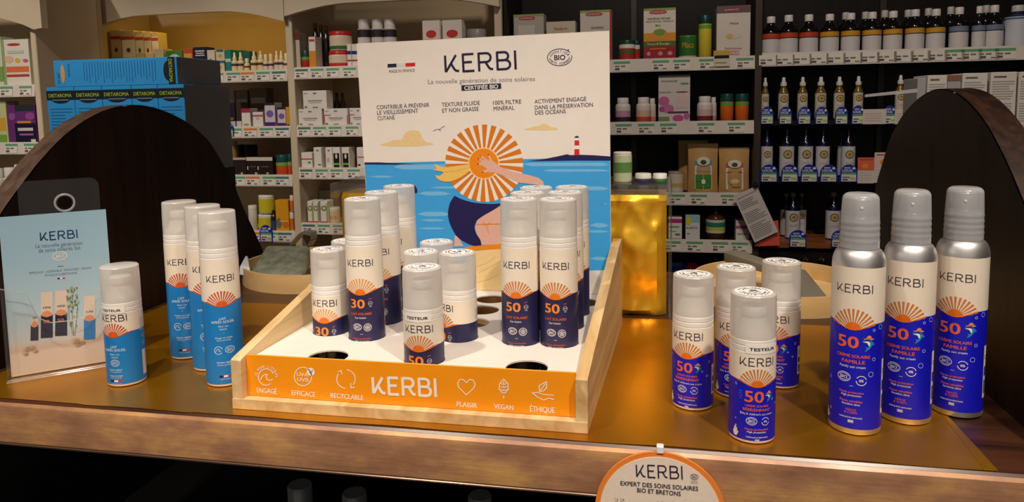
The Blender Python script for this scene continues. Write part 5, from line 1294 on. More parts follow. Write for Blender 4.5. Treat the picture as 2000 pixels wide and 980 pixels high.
for i, xc in enumerate((706, 733, 757)): vial(z+.001, xc, 24, 37, 'white pill bottle with dark band just above the header board, %s' % ('left', 'middle', 'right')[i], (224, 216, 210), (226, 220, 214), (216, 210, 206), ((.62, .78, (50, 40, 50)), (.30, .34, (50, 40, 70))), capw=.85, caph=.2, sh=.74, labz=(.05, .8), back=.03, group='white pill bottles above the board', gl=.4)
carton(z, 825, 859, 40, 'white carton with red fruit print above the header board, left one', (232, 222, 214), ((.2, .8, .60, .78, (206, 60, 50), 'o'), (0, 1, .45, .57, (70, 130, 70)))); carton(z, 864, 902, 39, 'white carton with red fruit print above the header board, right one', (232, 222, 214), ((.2, .8, .60, .78, (206, 60, 50), 'o'), (0, 1, .45, .57, (70, 130, 70))))
jar(z, 908, 945, 56, 'black tin with silver lid peeking over the board centre', (40, 36, 34), (150, 146, 140), None); 
# ---- bay 2, second shelf
z = ZC2[1]
def pharma(z, a, b, yt, label, accent, back=0.): carton(z, a, b, yt, label, (232, 226, 222), ((.05, .2, .82, .88, (170, 166, 166)), (.42, .58, .8, .9, (130, 130, 140), 'o'), (.2, .8, .42, .48, (150, 146, 150)), (.25, .75, .33, .37, (170, 166, 168)), (.06, .16, .06, .16, (70, 150, 90)), (.4, .62, .06, .12, (130, 124, 130)))+(((0, .03, 0, .6, accent), (.97, 1, 0, .6, accent), (.0, .3, .6, .64, accent)) if accent else ()), back=back)
pharma(z, 583, 629, 213, 'white medicine carton, left one of the front row in the second bay', None); pharma(z, 633, 679, 212, 'white medicine carton with red edge lines, centre of the front row', (196, 60, 70)); pharma(z, 683, 716, 211, 'white medicine carton with red edge lines touching the header board', (196, 60, 70)); zt_ = sz(610, 213, SYF+.012); pharma(zt_, 592, 638, 177, 'white medicine carton stacked on top of the front row', None)
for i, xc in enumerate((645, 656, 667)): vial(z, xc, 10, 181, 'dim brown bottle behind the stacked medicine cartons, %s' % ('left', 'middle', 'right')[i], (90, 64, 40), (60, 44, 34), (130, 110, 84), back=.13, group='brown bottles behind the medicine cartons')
# ---- bay 2, third shelf
z = ZC2[2]
carton(z, 589, 610, 298, 'short white carton with red chevron, third shelf of second bay', WHT, ((0, 1, .55, .62, (196, 60, 60)), (.6, .85, .3, .42, (80, 150, 70)))); carton(z, 613, 628, 288, 'white carton with grey side, second from the perforated post', WHT, ((.3, .7, .8, .9, (150, 150, 156), 'o'), (.5, .9, .12, .2, (80, 150, 80)))); carton(z, 636, 649, 288, 'plain white slim carton left of a black printed one', WHT, ((.3, .7, .8, .9, (150, 150, 156), 'o'), (.2, .6, .3, .5, (200, 190, 190)))); carton(z, 650, 664, 288, 'white carton with black bottle print, left one of two', WHT, ((.1, .9, .02, .72, (24, 22, 26)), (.35, .65, .45, .7, (220, 220, 220), 'o'), (.1, .9, .15, .25, (110, 180, 60)))); carton(z, 668, 682, 288, 'white carton with black bottle print, right one of two', WHT, ((.1, .9, .02, .72, (24, 22, 26)), (.35, .65, .45, .7, (220, 220, 220), 'o'), (.1, .9, .15, .25, (110, 180, 60)))); carton(z, 697, 714, 288, 'white carton with pink lettering touching the header board', WHT, ((.1, .9, .5, .56, (210, 110, 130)), (.1, .4, .1, .2, (150, 40, 50))))
# ---- bay 2, fourth shelf
z = ZC2[3]
for a, b, lb in ((601, 611, 'left white carton with green swirl, fourth shelf of second bay'), (612, 622, 'middle white carton with green swirl, fourth shelf of second bay'), (626, 640, 'right white carton with green swirl next to a vitamin jar')): carton(z, a, b, 393, lb, WHT, ((.1, .9, .55, .8, (120, 130, 40), 'o'), (.3, .7, .6, .75, (226, 220, 206), 'o'), (0, 1, 0, .08, (190, 50, 50)), (.8, 1, .1, .9, (170, 180, 90))), group='cartons with green swirl')
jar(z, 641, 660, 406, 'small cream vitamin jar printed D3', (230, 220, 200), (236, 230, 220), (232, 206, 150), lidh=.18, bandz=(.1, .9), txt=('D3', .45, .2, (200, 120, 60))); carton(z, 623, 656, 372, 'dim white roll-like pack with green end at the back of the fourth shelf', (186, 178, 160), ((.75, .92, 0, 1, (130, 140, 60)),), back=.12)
# ---- corner unit
z = ZF[0]
carton(z, 4, 56, 77, 'tall white carton with orange and red bands, left picture edge', (228, 226, 214), ((.2, .7, .86, .92, (190, 60, 60), 'o'), (.1, .95, .30, .42, (230, 120, 70)), (.1, .95, .2, .25, (190, 60, 50)), (.05, .4, .5, .66, (230, 190, 160), 'o'), (.45, .65, .5, .6, (230, 190, 60), 'o'), (.75, .95, .5, .58, (210, 100, 130), 'o'), (0, .08, 0, 1, (150, 180, 110)), (.2, .8, .7, .76, (190, 206, 190))), Y=FY); carton(z, -18, 2, 72, 'green edged white carton cut by the left picture edge', (214, 220, 200), ((0, 1, .1, .4, (130, 170, 90)),), Y=FY)
z = ZF[1]
carton(z, 14, 68, 205, 'purple and black carton with orange band in the corner unit', (110, 50, 120), ((.25, 1, .0, .52, (30, 26, 54)), (.3, .98, .84, 1, (40, 50, 60)), (.35, .85, .52, .58, (220, 140, 60)), (.35, .9, .32, .40, (216, 206, 210)), (.4, .9, .2, .25, (190, 90, 170)), (.05, .3, .6, .8, (150, 80, 160), 'o'), (.65, 1, .6, .8, (150, 80, 160), 'o'), (.8, .97, .02, .1, (210, 220, 200))), Y=FY); carton(z, -16, 12, 197, 'pale green carton with yellow pasta print beside the purple one', (200, 206, 150), ((.3, .9, .3, .6, (220, 170, 60)), (.1, .9, 0, .2, (120, 170, 70))), Y=FY)
z = ZF[2]
for i, (a, b, yt) in enumerate(((0, 22, 328), (20, 42, 322), (-22, -2, 330))): jar(z, a, b, yt, 'white pill jar on the bottom corner shelf, %s' % ('centre', 'right', 'left')[i], (226, 222, 216), (236, 234, 230), (200, 210, 206), lidh=.25, neck=.8, Y=FY)
# ---- dark unit, bay A, top shelf
z = ZD1[0]
def diet(z, a, b, yt, label, base, extra=(), txt=(), back=0., depth=.06): carton(z, a, b, yt, label, base, ((0, 1, .955, 1, (150, 160, 90)), (.17, .73, .885, .955, (186, 44, 60), 'o'), (.22, .68, .89, .95, (186, 44, 60)))+tuple(extra), (('SUPERDIET', .45, .92, .032, .44, (230, 200, 200)),)+tuple(txt), back, depth)
diet(z, 1003, 1062, 28, 'dim white supplement carton with red emblem left of a low cream box', (182, 176, 168), ((.15, .7, .4, .78, (206, 198, 192)),), back=.03); carton(z, 1067, 1124, 42, 'low cream carton peeking above the header board', (206, 196, 176), (), (('Fitoform', .5, .83, .07, .45, (180, 120, 70)),), back=.02)
diet(z, 1133, 1194, 20, 'white supplement carton with red emblem marked GINSENG at board corner', (212, 204, 196), ((.95, 1, 0, 1, (180, 50, 60)),), (('GINSENG', .55, .66, .04, .4, (110, 100, 96)),))
jar(z, 1208, 1240, 78, 'white jar with dark green lid and red and green label', (226, 220, 212), (24, 70, 60), (190, 50, 50), lidh=.2, bandz=(.02, .75), band2=(.4, .62, (60, 120, 60))); jar(z, 1236, 1250, 80, 'second green lidded jar hidden behind the red and green one', (220, 214, 206), (24, 70, 60), (190, 50, 50), lidh=.2, bandz=(.02, .75), back=.05)
diet(z, 1257, 1320, 16, 'tall white supplement carton with melon slice, orange and maroon bands', (226, 220, 208), ((0, 1, .35, .52, (226, 156, 40)), (0, 1, .26, .36, (90, 110, 50)), (0, 1, .02, .26, (160, 40, 56)), (.25, .75, .38, .60, (226, 150, 70), 'o'), (.33, .67, .46, .6, (120, 160, 70), 'o'), (.2, .7, .2, .225, (220, 120, 40)), (.1, .22, .08, .16, (210, 150, 150), 'o'), (.45, .6, .08, .16, (210, 150, 150), 'o'), (.75, .9, .08, .16, (210, 150, 150), 'o')), (('GINSENG PANAX', .48, .80, .035, .72, (96, 92, 88)), ('GELÉE ROYALE / ACÉROLA', .5, .745, .028, .86, (120, 116, 110)), ('Bio', .45, .67, .04, .16, (96, 150, 80)), ('Tonus & Énergie', .46, .31, .04, .7, (236, 226, 200))))
jar(z, 1326, 1362, 69, 'green tin printed Maca in orange', (60, 124, 50), (84, 150, 60), (54, 116, 44), lidh=.06, bandz=(.02, .98), txt=('Maca', .64, .26, (236, 166, 40)), band2=(.02, .14, (206, 206, 190)))
jar(z, 1365, 1391, 29, 'tall yellow tube with dark teal cap and green ring', (220, 200, 60), (22, 66, 62), (104, 180, 76), lidh=.2, bandz=(.86, .97), name='product_tube', cat='tube')
diet(z, 1400, 1466, 11, 'white supplement carton marked MACA beside the dark post', (226, 218, 210), ((0, 1, .86, 1, (110, 90, 90)), (.17, .73, .885, .955, (150, 44, 60), 'o'), (.3, .75, .36, .50, (226, 216, 210), 'o'), (.28, .5, .36, .46, (226, 186, 120), 'o'), (.9, 1, 0, .03, (190, 60, 60))), (('MACA', .52, .66, .035, .26, (120, 112, 110)), ('Performance', .5, .18, .04, .5, (206, 100, 120)), ('Physique', .5, .125, .035, .36, (206, 100, 120)), ('Mental', .52, .07, .035, .34, (206, 100, 120))))
yl_ = thing('price_card', 'yellow and black promotion card clipped on the top price rail', 'card', (sx(1409, 115), SYF-.0095, sz(1409, 130)))
w_ = sx(1425, 115)-sx(1393, 115); h_ = sz(1409, 99)-sz(1409, 130)
MB().box(-w_/2, w_/2, -.0012, 0, 0, h_, flat((226, 214, 186)), .0003).build('card', yl_); A = Art(); A.rect(-w_/2, h_*.72, w_/2, h_, flat((214, 176, 60)), 1); A.rect(-w_*.45, h_*.5, w_*.45, h_*.7, K_black, 1); A.rect(-w_*.4, h_*.2, w_*.3, h_*.26, K_grey, 1); A.emit(MB(), lambda x, y, l: (x, -.0013-.0002*l, y)).build('print', yl_, fix=False)['kind'] = 'stuff'
# ---- bay A, second shelf
z = ZD1[1]
def pill(z, a, b, yt, label, c1, c2, back=0.): jar(z, a, b, yt, label, (230, 222, 220), (238, 232, 230), c1, back, .22, .72, None, 'pill_bottle', 'bottle', None, SYF, (.08, .62), (.08, .3, c2))
pill(z, 1201, 1231, 191, 'white pill bottle with violet label, first on the second dark shelf', (206, 150, 190), (50, 44, 50)); pill(z, 1242, 1271, 190, 'white pill bottle with orange and red label, second dark shelf', (226, 190, 170), (206, 80, 50)); pill(z, 1267, 1281, 192, 'white pill bottle tucked behind the orange labelled one', (226, 206, 196), (216, 150, 130), .04); 
carton(z, 1286, 1348, 146, 'tall white carton with pink coneflower photo', (222, 214, 210), ((0, 1, .94, 1, (120, 112, 110)), (.7, .95, .79, .83, (90, 170, 110)), (.02, .4, .62, .65, (150, 190, 150)), (.55, .95, .62, .65, (160, 70, 60), 'o'), (0, .35, .35, .55, (206, 110, 170), 'o'), (.1, .5, .2, .38, (206, 120, 176), 'o'), (.02, .2, .22, .34, (190, 80, 150), 'o'), (.45, .8, .02, .16, (206, 80, 160), 'o'), (.0, .35, .0, .12, (130, 150, 110)), (.55, .92, .30, .54, (226, 206, 204)), (.3, .95, .19, .23, (90, 70, 80)), (.8, 1, .06, .2, (200, 110, 170), 'o')), (('ECHINACÉE', .35, .87, .035, .5, (120, 116, 116)),))
pill(z, 1362, 1393, 188, 'white pill bottle with dark red berry label', (222, 190, 186), (130, 40, 60)); pill(z, 1388, 1400, 190, 'white pill bottle tucked behind the berry labelled one', (224, 206, 204), (190, 150, 150), .04)
for a, b, lb in ((1408, 1434, 'orange tube with dark teal cap, left of the pair by the dark post'), (1437, 1464, 'orange tube with dark teal cap, right of the pair by the dark post')): jar(z, a, b, 183, lb, (226, 110, 36), (22, 74, 68), (104, 180, 76), lidh=.28, bandz=(.80, .97), name='product_tube', cat='tube', group='orange tubes with teal caps')
# ---- bay A, third shelf: pouches and jar
z = ZD1[2]
M_kraft = mat('kraft_paper', (196, 152, 92), .6, var=.08, scale=30, bump=.2)
def pouch(z, a, b, yt, label, lc_, img, back=0.):
    cx, yf, w, h = item_frame(z, a, b, yt, back); t = thing('kraft_pouch', label, 'pouch', (cx, yf+.03, z+.0004))
    mb = MB(); n = 8; m_ = 10; v, f = [], []
    for s_ in (-1, 1):
        for j in range(m_+1):
            zz = h*j/m_; th = .028*(1-(j/m_)**1.6)+.0008
            for i in range(n+1):
                u = -1+2*i/n; v.append((u*w/2*(1-.04*math.sin(math.pi*j/m_)), s_*th*(1-u*u*.8)+.001*noise.noise((u*3, j*.7, s_+cx)), zz))
    k = (n+1)*(m_+1)
    for s_ in (0, 1):
        for j in range(m_):
            for i in range(n): q_ = s_*k+j*(n+1)+i; f.append((q_, q_+1, q_+n+2, q_+n+1))
    for j in range(m_):
        for e in (0, n): q_ = j*(n+1)+e; f.append((q_, q_+n+1, k+q_+n+1, k+q_))
    f += [tuple(list(range(n+1))+[k+i for i in range(n, -1, -1)]), tuple([m_*(n+1)+i for i in range(n+1)]+[k+m_*(n+1)+i for i in range(n, -1, -1)])]
    mb.add(v, f, M_kraft); mb.build('pouch_body', t, 40)
    if lc_:
        A = Art(); A.rect(-w*.27, h*.08, w*.29, h*.66, flat((226, 220, 212)), 1); A.rect(-w*.27, h*.56, w*.29, h*.66, flat(lc_), 2); A.disc(0.01*w, h*.64, w*.22, h*.09, flat((226, 222, 206)), 14, 2); A.disc(.01*w, h*.62, w*.10, h*.05, flat((50, 70, 50)), 12, 3)
        if img == 'green':
            for x, y in ((-.25, .1), (.03, .1), (-.25, .24), (.03, .24)): A.rect(w*x, h*y, w*(x+.24), h*(y+.13), flat((70, 140, 60)), 2)
            A.disc(.01*w, h*.23, w*.07, h*.05, K_white, 12, 3); A.text('MORINGA', .01*w, h*.47, h*.06, flat((170, 190, 200)), w=w*.48)
        else: A.disc(.0, h*.25, w*.17, h*.07, flat((206, 170, 110)), 14, 2); A.disc(.02*w, h*.27, w*.13, h*.045, flat((230, 210, 150)), 14, 3); A.disc(.06*w, h*.17, w*.14, h*.035, flat((190, 150, 100)), 12, 3); A.rect(-w*.24, h*.45, w*.25, h*.47, flat((190, 60, 80)), 2)
        A.emit(MB(), lambda x, y, l: (x, -.0012-(.028*(1-(max(0, y)/h)**1.6)+.0008)*(1-(2*x/w)**2*.8)-.0012-.0003*l, y)).build('pouch_label', t, fix=False)['kind'] = 'stuff'
pouch(z, 1325, 1384, 275, 'plain kraft pouch standing behind the two labelled ones', None, None, .07); pouch(z, 1344, 1404, 281, 'kraft pouch with white and green label', (70, 150, 190), 'green'); pouch(z, 1405, 1466, 289, 'kraft pouch with pink topped label and bowl print', (206, 70, 90), 'bowl')
jar(z, 1305, 1335, 336, 'cream paper jar with silver lid left of the kraft pouches', (222, 208, 190), (170, 160, 146), (226, 214, 196), lidh=.1, bandz=(.05, .95), band2=(.3, .5, (206, 180, 110)))
# on the riser
zr = rz_
jar(zr, 1197, 1233, 298, 'white and green printed tin on the acrylic riser', (222, 218, 208), (226, 222, 214), (190, 206, 170), lidh=.06, bandz=(.05, .95), band2=(.35, .7, (96, 140, 80)), Y=1.02)
for a, b, lb in ((1240, 1272, 'flat white lidded tin, left of two on the riser'), (1275, 1303, 'flat white lidded tin with green rim, right of two on the riser')): jar(zr, a, b, 342, lb, (60, 60, 110) if a < 1250 else (60, 120, 70), (236, 234, 228), None, lidh=.6, Y=1.02)
# ---- bay A, fourth shelf
z = ZD1[3]
carton(z, 1304, 1332, 425, 'white carton with magenta top, first on the lowest dark shelf', WHT, ((0, 1, .76, .94, (190, 50, 130)), (.1, .8, .55, .6, (110, 110, 130)), (.1, .6, .35, .39, (150, 170, 140)), (.5, .9, .18, .28, (90, 150, 90), 'o'), (0, 1, 0, .05, (190, 50, 90)))); carton(z, 1339, 1367, 421, 'white and pale blue carton marked KLAMATH', (226, 224, 226), ((0, 1, .72, 1, (150, 200, 220)), (.0, .4, .6, .95, (226, 210, 60), 'o'), (.1, .3, .22, .28, (120, 180, 110))), (('KLAMATH', .46, .5, .08, .8, (96, 130, 150)),)); 
vial(z, 1399, 38, 404, 'brown glass jar with yellow and green label', (70, 46, 20), (30, 26, 24), (214, 206, 190), ((.38, .52, (40, 130, 110)), (.30, .38, (210, 196, 60))), capw=.6, caph=.16, sh=.62, labz=(.2, .6)); carton(z, 1437, 1464, 431, 'white carton with pink band behind the hanging flyer', WHT, ((0, 1, .6, .75, (206, 90, 130)), (.1, .8, .3, .36, (150, 150, 160))))
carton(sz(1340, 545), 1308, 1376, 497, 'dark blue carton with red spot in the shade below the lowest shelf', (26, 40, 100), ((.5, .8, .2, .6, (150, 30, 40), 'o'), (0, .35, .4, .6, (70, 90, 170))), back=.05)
shelf_row('dark', du, dx0+.012, dx1-.010, sz(1340, 545), SYF, DYB, M_darkunit, has_rail=False)
# ---- bay B, top shelf: twelve brown bottles
z = ZD2[0]
ordn = ('first', 'second', 'third', 'fourth', 'fifth', 'sixth', 'seventh', 'eighth', 'ninth', 'tenth', 'eleventh', 'twelfth')
for i, (c, yt) in enumerate(zip((176, 303, 448, 597, 748, 902, 1052, 1210, 1360, 1526, 1662, 1778), (31, 28, 27, 26, 24, 22, 20, 17, 16, 12.5, 11, 8.5))):
    col = (196, 70, 40) if i < 3 else ((214, 156, 40) if i < 9 else (120, 130, 160))
    lb = ('red', 'amber', 'slate blue')[0 if i < 3 else 1 if i < 9 else 2]
    vial(z, 1460+c/3.63, 37 if i != 10 else 26, yt, 'black bottle with white cap and %s banded label, %s along the top right shelf' % (lb, ordn[i]), (18, 15, 18), (226, 222, 220), (216, 212, 214), ((.42, .54, col), (.40, .42, (40, 30, 50))), capw=.46, caph=.17, sh=.56, labz=(.02, .54), group='black bottles on the top right shelf')
for i, (px, yt) in enumerate(((1655, 22), (1694, 21), (1732, 18), (1778, 17), (1818, 14), (1862, 11), (1932, 8))): vial(z, px, 30, yt+1, 'white-capped black bottle in the second row, %s of seven behind the banded ones' % ordn[i], (18, 15, 18), (200, 196, 194), None, capw=.46, caph=.17, back=.07, group='second row of black bottles')
vial(z, 1999, 50, 8, 'pale bottle with drop emblem at the right picture edge of the top shelf', (40, 44, 80), (200, 200, 206), (206, 210, 220), ((.66, .70, (60, 110, 170)),), capw=.5, caph=.15, sh=.7, labz=(.02, .72))
# ---- bay B, second shelf: spray bottles with local tags
z = ZD2[1]
for i, (c, w_, yt) in enumerate(((130, 50, 550), (262, 70, 548), (398, 68, 546), (528, 76, 544), (660, 72, 543), (795, 66, 540), (1095, 66, 532))):
    vial(z, 1460+c/3.63, w_/3.63+1, yt/3.63, 'small amber spray bottle with white nozzle, %s along the second right shelf' % ordn[i], (120, 90, 30), (228, 226, 224), (214, 206, 190), (), capw=.62, caph=.2, sh=.62, labz=(.04, .62), spray=True, group='small spray bottles of the right unit', medallion=(.50, .72))
for i, c in enumerate((138, 268, 402, 525, 665, 782, 1005)): local_tag(z, 1460+(c-46)/3.63, 1460+(c+46)/3.63, (755-(8 if i > 4 else 0))/3.63, 242, 'blue arched local tag below the spray bottles, %s from the dark post' % ordn[i])
for a, b, lb in ((1683, 1728, 'small white paper card with pink print, left on the second right shelf'), (1745, 1785, 'small white paper card with pink print beside the right arch')):
    x0, x1 = sx(a, 228), sx(b, 228); z0_, z1_ = sz((a+b)/2, 242), sz((a+b)/2, 213); t = thing('paper_card', lb, 'card', ((x0+x1)/2, SYF-.012, z0_))
    MB().box(-(x1-x0)/2, (x1-x0)/2, -.0006, .0006, 0, z1_-z0_, flat((222, 212, 206))).build('card', t); A = Art()
    for k in range(4): A.rect(-(x1-x0)*.42, (z1_-z0_)*(.2+.16*k), (x1-x0)*.3, (z1_-z0_)*(.25+.16*k), flat((206, 170, 166)), 1)
    A.emit(MB(), lambda x, y, l: (x, -.0007-.0002*l, y)).build('print', t, fix=False)['kind'] = 'stuff'
# ---- bay B, third shelf
z = ZD2[2]
for i, (c, w_) in enumerate(((122, 70), (243, 88), (357, 88), (460, 82), (614, 84))):
    vial(z, 1460+c/3.06, w_/3.06, 251, 'dark blue bottle with white emblem label, %s along the third right shelf' % ordn[i], (16, 16, 44), (50, 50, 60), (214, 212, 214), (), capw=.34, caph=.08, sh=.62, labz=(.03, .64), group='dark bottles on the third right shelf', medallion=(.48, .62))
vial(z, 1645, 14, 251, 'dark bottle squeezed beside the fifth on the third right shelf', (16, 16, 44), (50, 50, 60), (200, 198, 202), (), capw=.34, caph=.08, labz=(.03, .64), back=.05)
for i, c in enumerate((128, 252, 368, 484, 604)): local_tag(z, 1460+(c-52)/3.06, 1460+(c+52)/3.06, 321, 355, 'blue arched local tag below the dark bottles, %s from the dark post' % ordn[i])
for a, b, y0_, y1_, c1, c2, lb in ((1673, 1705, 307, 357, (232, 110, 80), (222, 214, 206), 'orange and white notice card at the end of the third right shelf'), (1705, 1745, 297, 356, (226, 206, 196), (222, 214, 208), 'pale printed card leaning by the right arch')):
    x0, x1 = sx(a, 330), sx(b, 330); z0_, z1_ = sz((a+b)/2, y1_), sz((a+b)/2, y0_); t = thing('notice_card', lb, 'card', ((x0+x1)/2, SYF-.012, z0_)); w_, h_ = x1-x0, z1_-z0_
    MB().box(-w_/2, w_/2, -.0006, .0006, 0, h_, flat(c2)).build('card', t); A = Art(); A.rect(-w_*.5, h_*.5, w_*.5, h_, flat(c1), 1); A.disc(-w_*.05, h_*.68, w_*.2, h_*.1, flat((240, 150, 60)), 10, 2); A.rect(-w_*.4, h_*.9, w_*.4, h_*.94, flat((190, 60, 50)), 2)
    for k in range(4): A.rect(-w_*.42, h_*(.1+.1*k), w_*.35, h_*(.13+.1*k), flat((200, 190, 186)), 1)
    A.emit(MB(), lambda x, y, l: (x, -.0007-.0002*l, y)).build('print', t, fix=False)['kind'] = 'stuff'
# ---- bay B, wooden shelf
z = ZD2[3]
for i, (c, w_, b, lb) in enumerate(((237, 70, .09, 'left behind'), (279, 88, .04, 'front'), (328, 60, .09, 'right behind'))): vial(z, 1460+c/3.06, w_/3.06, 378, 'dark blue emblem bottle of the trio on the honey wood shelf, %s' % lb, (16, 16, 44), (150, 148, 150), (212, 210, 212), (), capw=.36, caph=.09, sh=.6, labz=(.03, .62), back=b, medallion=(.48, .6))
vial(z, 1631, 29, 377, 'single dark blue emblem bottle on the honey wood shelf beside a spray can', (16, 16, 44), (150, 148, 150), (212, 210, 212), (), capw=.36, caph=.09, sh=.6, labz=(.03, .62), back=.04, medallion=(.48, .6))
local_tag(z, 1541, 1575, 449, 482, 'blue arched local tag on the honey wood shelf under the trio'); local_tag(z, 1623, 1652, 450, 482, 'blue arched local tag on the honey wood shelf under the single bottle')
# hanging flyer and coral sheet
fY = SYF-.03
def quad_sheet(name, pts, Y, M, label, cat):
    P3 = [Vector(at(px, py, 1, Y)) for px, py in pts]; c = sum(P3, Vector())/4; c.z = min(p.z for p in P3)
    t = thing(name, label, cat, tuple(c)); mb = MB(); v = [tuple(p-c) for p in P3]+[tuple(p-c+Vector((0, .0012, 0))) for p in P3]
    mb.add(v, [(0, 1, 2, 3), (7, 6, 5, 4), (0, 4, 5, 1), (1, 5, 6, 2), (2, 6, 7, 3), (3, 7, 4, 0)], M); mb.build('sheet', t); return t, P3, c
t, P3, c = quad_sheet('coral_sheet', [(1474, 481), (1523, 479), (1520, 430), (1484, 436)], fY+.012, flat((226, 96, 78)), 'coral red paper sheet behind the hanging flyer', 'paper')
t, P3, c = quad_sheet('flyer', [(1474, 474), (1520, 452), (1478, 363), (1432, 382)], fY, flat((214, 206, 206)), 'white text flyer hanging tilted from a black pin on the dark post', 'flyer')
A = Art(); ux, uy = (P3[1]-P3[0]), (P3[3]-P3[0])
random.seed(5)
for k in range(24):
    y = .06+k*.036
    if k in (8, 15, 16, 22): continue
    A.rect(.08, y, .08+random.uniform(.5, .84), y+.013, K_grey, 1)
A.emit(MB(), lambda x, y, l: tuple(P3[0]-c+ux*x+uy*y+Vector((0, -.0003*l, 0)))).build('printed_lines', t, fix=False)['kind'] = 'stuff'
pp_ = at(1475, 361, 1, fY); o = MB().lathe([(.0085, 0), (.009, .003), (.006, .008), (.0001, .009)], K_black, 16, cap1=False).build('pin', t, 40); o.rotation_euler = (math.pi/2, 0, 0); o.location = Vector((pp_.x, pp_.y-.001, pp_.z))-c

# ------------------------------------------------------------------ blue cartons on a plinth behind the left arch
BYF = 1.50; bxl, bxr = at(92, 200, 1, BYF).x, at(361, 200, 1, BYF).x
ztop = at(230, 168, 1, BYF).z; zp = .155
pb = thing('display_plinth', 'dark plinth behind the left arch carrying the blue cartons', 'plinth', ((bxl+bxr)/2, BYF+.1, -1)); MB().box(bxl-(bxl+bxr)/2+.006, bxr-(bxl+bxr)/2-.006, -.095, .095, 0, zp+1, M_darkunit).build('plinth_body', pb)
BL_ = (54, 154, 226); BLD = (34, 104, 164)
def blue_front(A, w, h, name_h):
    A.rect(-w/2, h-.030, w/2, h-.008, flat((24, 36, 46)), 1); A.disc(0, h-.026, w*.36, .012, flat((24, 36, 46)), 18, 2, math.pi, 2*math.pi)
    A.text('DIETAROMA', 0, h-.019, .0085, flat((170, 190, 60)), w=w*.84, layer=4, bold=.02); A.rect(-w*.3, h-.031, w*.3, h-.029, flat((120, 150, 170)), 4)
    random.seed(2)
    for k in range(16): A.rect(-w*.4, h-.052-.0075*k, w*random.uniform(.1, .42), h-.050-.0075*k, flat(BLD), 1)
eds = [92, 146, 200, 258, 309, 361]
for i in range(5):
    x0, x1 = at(eds[i], 200, 1, BYF).x+.0005, at(eds[i+1], 200, 1, BYF).x-.0005; w_ = x1-x0; h_ = ztop-zp
    t = thing('blue_carton', 'upright blue supplement carton, %s in the row behind the arch' % ordn[i], 'box', ((x0+x1)/2, BYF+.09, zp+.0004), 0, 'blue supplement cartons')
    mb = MB(); mb.box(-w_/2, w_/2, -.09, .09, 0, h_, flat(BL_, .35), .0008)
    if i == 4: mb.add([(w_/2+.0003, -.0895, .001), (w_/2+.0003, .0895, .001), (w_/2+.0003, .0895, h_-.001), (w_/2+.0003, -.0895, h_-.001)], [(0, 1, 2, 3)], flat((150, 156, 166), .3))
    mb.build('carton', t); A = Art(); blue_front(A, w_, h_, .02); A.emit(MB(), lambda x, y, l: (x, -.0902-.00012*l, y)).build('printed_front', t, fix=False)['kind'] = 'stuff'
x0, x1 = at(105, 140, 1, BYF).x, at(346, 140, 1, BYF).x; w_ = x1-x0; h_ = at(230, 115, 1, BYF).z-ztop
t = thing('blue_carton', 'blue supplement carton lying on top of the upright row', 'box', ((x0+x1)/2, BYF+.085, ztop+.0008), 0, 'blue supplement cartons')
mb = MB(); mb.box(-w_/2, w_/2, -.085, .085, 0, h_, flat(BL_, .35), .0008); mb.add([(w_/2+.0003, -.084, .001), (w_/2+.0003, .084, .001), (w_/2+.0003, .084, h_-.001), (w_/2+.0003, -.084, h_-.001)], [(0, 1, 2, 3)], flat((150, 156, 166), .3)); mb.build('carton', t)
A = Art(); A.rect(w_*.43, 0.0006, w_*.485, h_-.0006, flat((24, 36, 46)), 1); A.disc(w_*.43, h_*.5, .012, h_*.36, flat((24, 36, 46)), 18, 2, math.pi/2, 1.5*math.pi); A.text('DIETAROMA', w_*.452, h_*.5, .009, flat((170, 190, 60)), w=h_*.84, layer=4, rot=-math.pi/2, bold=.02)
A.text('20 ampoules', -w_*.37, h_*.62, .006, flat(BLD), w=h_*.5, rot=-math.pi/2); A.text('200 ml', -w_*.46, h_*.35, .007, flat(BLD), w=h_*.4, rot=-math.pi/2); A.disc(-w_*.425, h_*.5, .006, h_*.34, flat((210, 160, 90)), 16, 2); A.disc(-w_*.425, h_*.5, .0035, h_*.42, flat((190, 130, 60)), 14, 1.5)
random.seed(9)
for k in range(26): A.rect(-w_*.25+w_*.6*k/26, h_*random.uniform(.1, .4), -w_*.25+w_*.6*k/26+.0016, h_*.9, flat(BLD), 1)
A.emit(MB(), lambda x, y, l: (x, -.0852-.00012*l, y)).build('printed_front', t, fix=False)['kind'] = 'stuff'

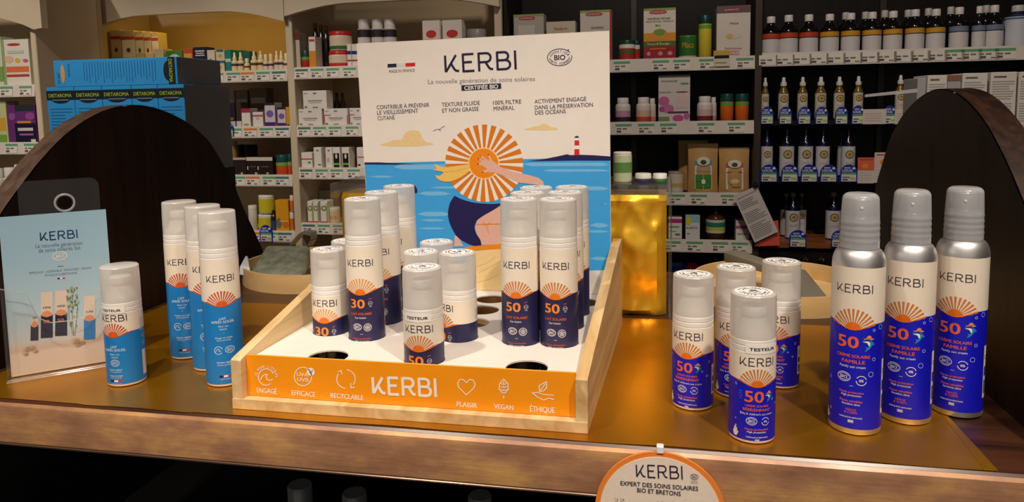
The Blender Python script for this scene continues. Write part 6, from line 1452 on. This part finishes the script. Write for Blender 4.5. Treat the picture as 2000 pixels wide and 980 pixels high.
# ------------------------------------------------------------------ white cartons behind the right arch
RYF = 1.50; zq = .10
rx0_, rx1_ = at(1795, 200, 1, RYF).x, at(2080, 200, 1, RYF).x
pb = thing('display_plinth', 'dark plinth behind the right arch carrying tall white cartons', 'plinth', ((rx0_+rx1_)/2, RYF+.06, -1)); MB().box(rx0_-(rx0_+rx1_)/2, rx1_-(rx0_+rx1_)/2, -.055, .055, 0, zq+1, M_darkunit).build('plinth_body', pb)
for i, (a, b, yt) in enumerate(((1812, 1850, 147), (1880, 1929, 143), (1935, 1986, 141), (1990, 2042, 140))):
    x0, x1 = at(a, 160, 1, RYF).x, at(b, 160, 1, RYF).x; w_ = x1-x0; h_ = at((a+b)/2, yt, 1, RYF).z-zq
    t = thing('white_carton', 'tall white carton densely printed with grey text, %s behind the right arch' % ordn[i], 'box', ((x0+x1)/2, RYF+.04, zq+.0004), 0, 'tall white cartons')
    MB().box(-w_/2, w_/2, -.04, .04, 0, h_, flat((196, 190, 184), .4), .0008).build('carton', t); A = Art(); random.seed(i)
    A.rect(-w_*.38, h_-.010, w_*.1, h_-.007, K_tagd, 1)
    for k in range(30):
        if k % 9 == 8: continue
        A.rect(-w_*.44, h_-.018-.0045*k, w_*random.uniform(.2, .44), h_-.0163-.0045*k, flat((150, 146, 144)), 1)
    A.rect(-w_*.44, h_-.125, w_*.44, h_-.112, flat((206, 160, 70)), 2)
    A.emit(MB(), lambda x, y, l: (x, -.0402-.00012*l, y)).build('printed_front', t, fix=False)['kind'] = 'stuff'
for i, (a, b) in enumerate(((1794, 1811), (1851, 1879))):
    x0, x1 = at(a, 160, 1, RYF).x, at(b, 160, 1, RYF).x; h_ = at(a, (153, 146)[i], 1, RYF).z-zq
    t = thing('grey_carton', ('narrow grey carton first in the row behind the right arch', 'grey carton with brown top between the white ones behind the right arch')[i], 'box', ((x0+x1)/2, RYF+.045, zq+.0004)); w_ = x1-x0
    mb = MB(); mb.box(-w_/2, w_/2, -.04, .04, 0, h_, flat((150, 150, 152), .4), .0008); mb.build('carton', t); 
    if i: A = Art(); A.rect(-w_/2, h_-.012, w_/2, h_-.001, flat((120, 84, 70)), 1); A.emit(MB(), lambda x, y, l: (x, -.0402-.0002*l, y)).build('printed_front', t, fix=False)
# clear strip reaching out of the carton row
p0, p1 = at(1692, 187, 1, 1.48), at(1795, 177, 1, 1.48)
ps = thing('clear_strip', 'thin clear plastic strip sticking out left of the white cartons', 'plastic strip', (p1.x, 1.488, p1.z)); v_ = p0-p1
mb = MB(); mb.add([(0, 0, -.003), (v_.x, 0, v_.z-.0025), (v_.x, 0, v_.z+.0025), (0, 0, .004), (0, .004, -.003), (v_.x, .004, v_.z-.0025), (v_.x, .004, v_.z+.0025), (0, .004, .004)], [(0, 1, 2, 3), (7, 6, 5, 4), (0, 4, 5, 1), (1, 5, 6, 2), (2, 6, 7, 3), (3, 7, 4, 0)], clear('strip_plastic', (226, 226, 226), .5, .15)); mb.build('strip', ps)
